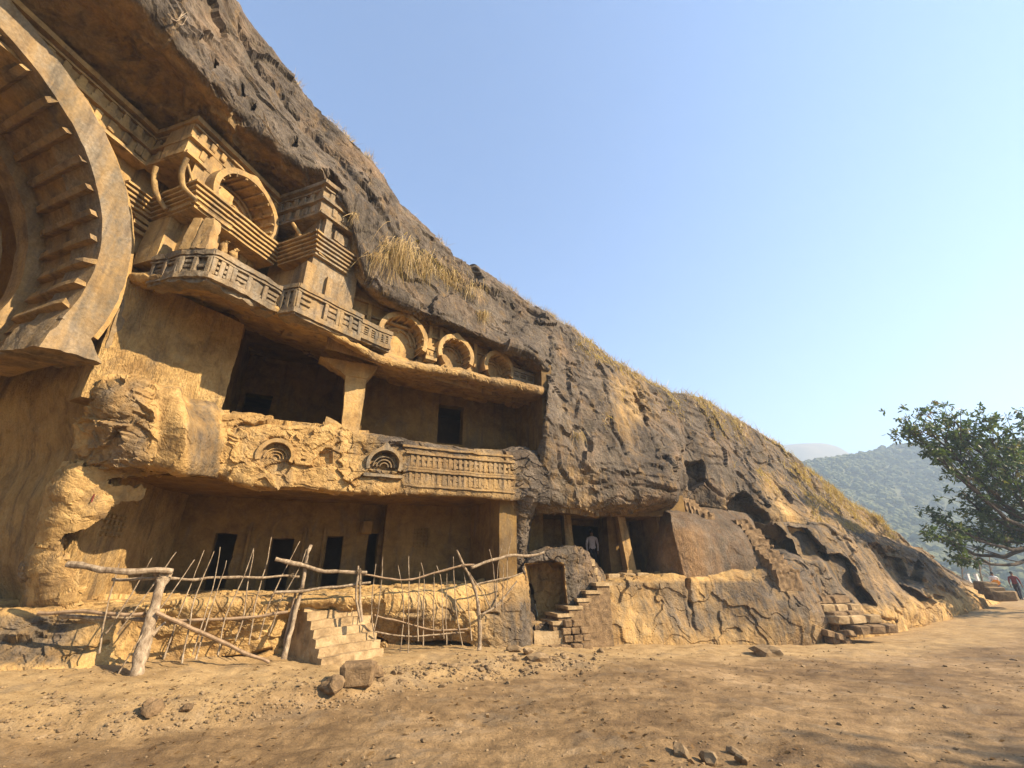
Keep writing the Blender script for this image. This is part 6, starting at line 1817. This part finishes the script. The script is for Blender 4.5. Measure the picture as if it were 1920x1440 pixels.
# ------------------------------------------------------------------ far hills
def hill(name, label, ctrl, nu, nv, amp, sc, mat, kind='structure'):
    G = loft(np.array(ctrl), nu, nv)
    P = G.reshape(-1, 3)
    G = (P + np.column_stack([0 * P[:, 0], 0 * P[:, 0], amp * fbm(P * sc, 4, 3)])).reshape(G.shape)
    o = grid_obj(name, G, mat, None, None, None, True); tag(o, label, None, None, kind)
    return G
M_HILL = plain('wooded_hillside_soil', [(.07, .08, .035), (.095, .10, .045), (.14, .13, .065)], .05, .95, .3, 1.0)
M_HILL2 = plain('bare_far_hillside', [(.09, .085, .055), (.14, .12, .07), (.19, .15, .085)], .03, .95, .3, 2.0)
def far_row(pts, t): return [W(px_, py_, t) for px_, py_ in pts]
xs = [1100, 1300, 1440, 1530, 1600, 1680, 1760, 1840, 1950, 2100, 2300]
ridge = [925, 905, 888, 872, 858, 846, 838, 842, 830, 815, 800]
rows = []
for q, t in ((-.15, 560), (0, 470), (.2, 410), (.45, 340), (.7, 265), (.9, 200), (1.05, 150)):
    rows.append([W(x, (rg + 14) if q < 0 else rg + (1130 - rg) * q, t * .66 * (1 + .05 * math.sin(x * .012))) for x, rg in zip(xs, ridge)])
HG = hill('hill', 'wooded green hillside across the valley', rows, 200, 120, 5.0, .02, M_HILL)
xs2 = [1000, 1250, 1380, 1450, 1490, 1530, 1570, 1600, 1640, 1700, 1800, 2000, 2300]
r2 = [880, 862, 850, 841, 835, 833, 841, 857, 872, 885, 895, 890, 880]
rows = []
for q, t in ((-.1, 1750), (0, 1500), (.3, 1300), (.6, 1120), (1.0, 900)):
    rows.append([W(x, (rg + 6) if q < 0 else rg + (1040 - rg) * q, t * .45) for x, rg in zip(xs2, r2)])
hill('far_hill', 'bare rounded brown hill on the horizon', rows, 160, 60, 8.0, .006, M_HILL2)
# woodland on the near hill: a mass of crowns
def woodland(G, n, seed):
    r = np.random.default_rng(seed)
    bm = bmesh.new(); bmesh.ops.create_icosphere(bm, subdivisions=2, radius=1.0)
    V0 = np.array([v.co[:] for v in bm.verts]); F0 = np.array([[v.index for v in f.verts] for f in bm.faces]); bm.free()
    P = G.reshape(-1, 3); px, py = project(P)
    w = ((px > 1400) & (px < 2150)).astype(float) * (.3 + smooth(-.25, .25, fbm(P * .03, 3, 5)))
    gu = np.linalg.norm(np.gradient(G, axis=1), axis=-1).reshape(-1); gv = np.linalg.norm(np.gradient(G, axis=0), axis=-1).reshape(-1)
    w = w * gu * gv; w /= w.sum()
    idx = r.choice(len(P), n, p=w)
    C = P[idx] + r.normal(size=(n, 3)) * np.array([1.5, 1.5, 0])
    s = .8 + 1.9 * r.random(n) ** 2.0
    Vs = []; 
    vars_ = [V0 * (1 + .38 * vnoise(V0 * 2.1 + k * 7, k) + .22 * vnoise(V0 * 4.7 + k * 3, k + 9))[:, None] for k in range(6)]
    for i in range(n):
        Vs.append(vars_[i % 6] * np.array([s[i], s[i], s[i] * .8]) + C[i] + np.array([0, 0, s[i] * .55]))
    V = np.concatenate(Vs); F = (F0[None] + (np.arange(n) * len(V0))[:, None, None]).reshape(-1, 3)
    t = np.repeat(np.clip(.45 + .35 * fbm(C * .03, 3, 6) + r.normal(0, .1, n), 0, 1), len(V0))
    o = mesh_np('woodland', V, F, M_FOREST, None, False, None, {'tint': t})
    tag(o, 'hazy scrub woodland covering the hillside across the valley', 'woodland', None, 'stuff')
woodland(HG, 13000, 21)
# thin bare trees and white posts beyond the path
for k, (px_, top, lab) in enumerate(((1838, 1040, 'thin pale bare tree standing beyond the roadside steps'), (1856, 1046, 'slender bare tree nearest the person with the orange bag'), (1800, 1052, 'short leaning bare trunk at the end of the slope'))):
    b = W(px_, 1098, 40 + 3 * k)
    root = empty('bare_tree', b, lab, 'tree')
    tp = W(px_ - 6 + 5 * k, top, 40 + 3 * k)
    mb = MB(); pts = catmull(np.array([b - np.array([0, 0, 1.5]), b * .5 + tp * .5 + np.array([.1, 0, 0]), tp]), 10, 0); mb.tube(pts, np.linspace(.10, .03, 10), 6); mb.build('trunk', M_WOODD, root, .02, 2)
    mb = MB()
    for q in range(9):
        s0 = pts[4 + q % 6]; e = s0 + np.array([random.uniform(-.9, .9), random.uniform(-.5, .5), random.uniform(.2, 1.0)])
        mb.tube(catmull(np.array([s0, s0 * .5 + e * .5 + np.array([0, 0, .1]), e]), 5, 0), np.linspace(.03, .008, 5), 5, False)
    mb.build('branches', M_WOODD, root)
M_WHITE = plain('whitewashed_concrete', [(.5, .48, .44), (.7, .68, .63)], 6, .8, .2, .01)
for k, (px_, lab) in enumerate(((1818, 'leaning white concrete post beyond the slope'), (1834, 'taller white concrete post next to the leaning one'))):
    c = W(px_, 1090, 33); root = empty('concrete_post', np.array([c[0], c[1], gz(c[0], c[1])]), lab, 'post')
    fr = Frame((c[0], c[1]), 10); z_ = gz(c[0], c[1]) - EYE
    mb = MB(); mb.box(fr, -.08, .08, -.08, .08, z_ - .1, c[2] - EYE + .45, .3); mb.build('shaft', M_WHITE, root, .02, 3)
    mb = MB(); mb.box(fr, -.1, .1, -.1, .1, c[2] - EYE + .452, c[2] - EYE + .52, .3); mb.build('cap', M_WHITE, root, .01, 3)

# ------------------------------------------------------------------ haze
HAZE = True
if HAZE:
    bm = bmesh.new(); bmesh.ops.create_cube(bm, size=1.0)
    for v in bm.verts:
        v.co = Vector((v.co.x * 3000, v.co.y * 3000, -45 + (v.co.z + .5) * (45 + 200)))
    hm = bpy.data.meshes.new('haze'); bm.to_mesh(hm); bm.free()
    m = bpy.data.materials.new('valley_haze'); m.use_nodes = True
    nt = m.node_tree
    for n in list(nt.nodes): nt.nodes.remove(n)
    out = nt.nodes.new('ShaderNodeOutputMaterial'); vol = nt.nodes.new('ShaderNodeVolumePrincipled')
    vol.inputs['Color'].default_value = (.62, .80, 1.0, 1); vol.inputs['Density'].default_value = .0014; vol.inputs['Anisotropy'].default_value = .2
    nt.links.new(vol.outputs[0], out.inputs['Volume'])
    hm.materials.append(m)
    ho = bpy.data.objects.new('haze', hm); scene.collection.objects.link(ho)
    tag(ho, 'thin pale blue haze filling the valley air', 'haze', None, 'stuff')
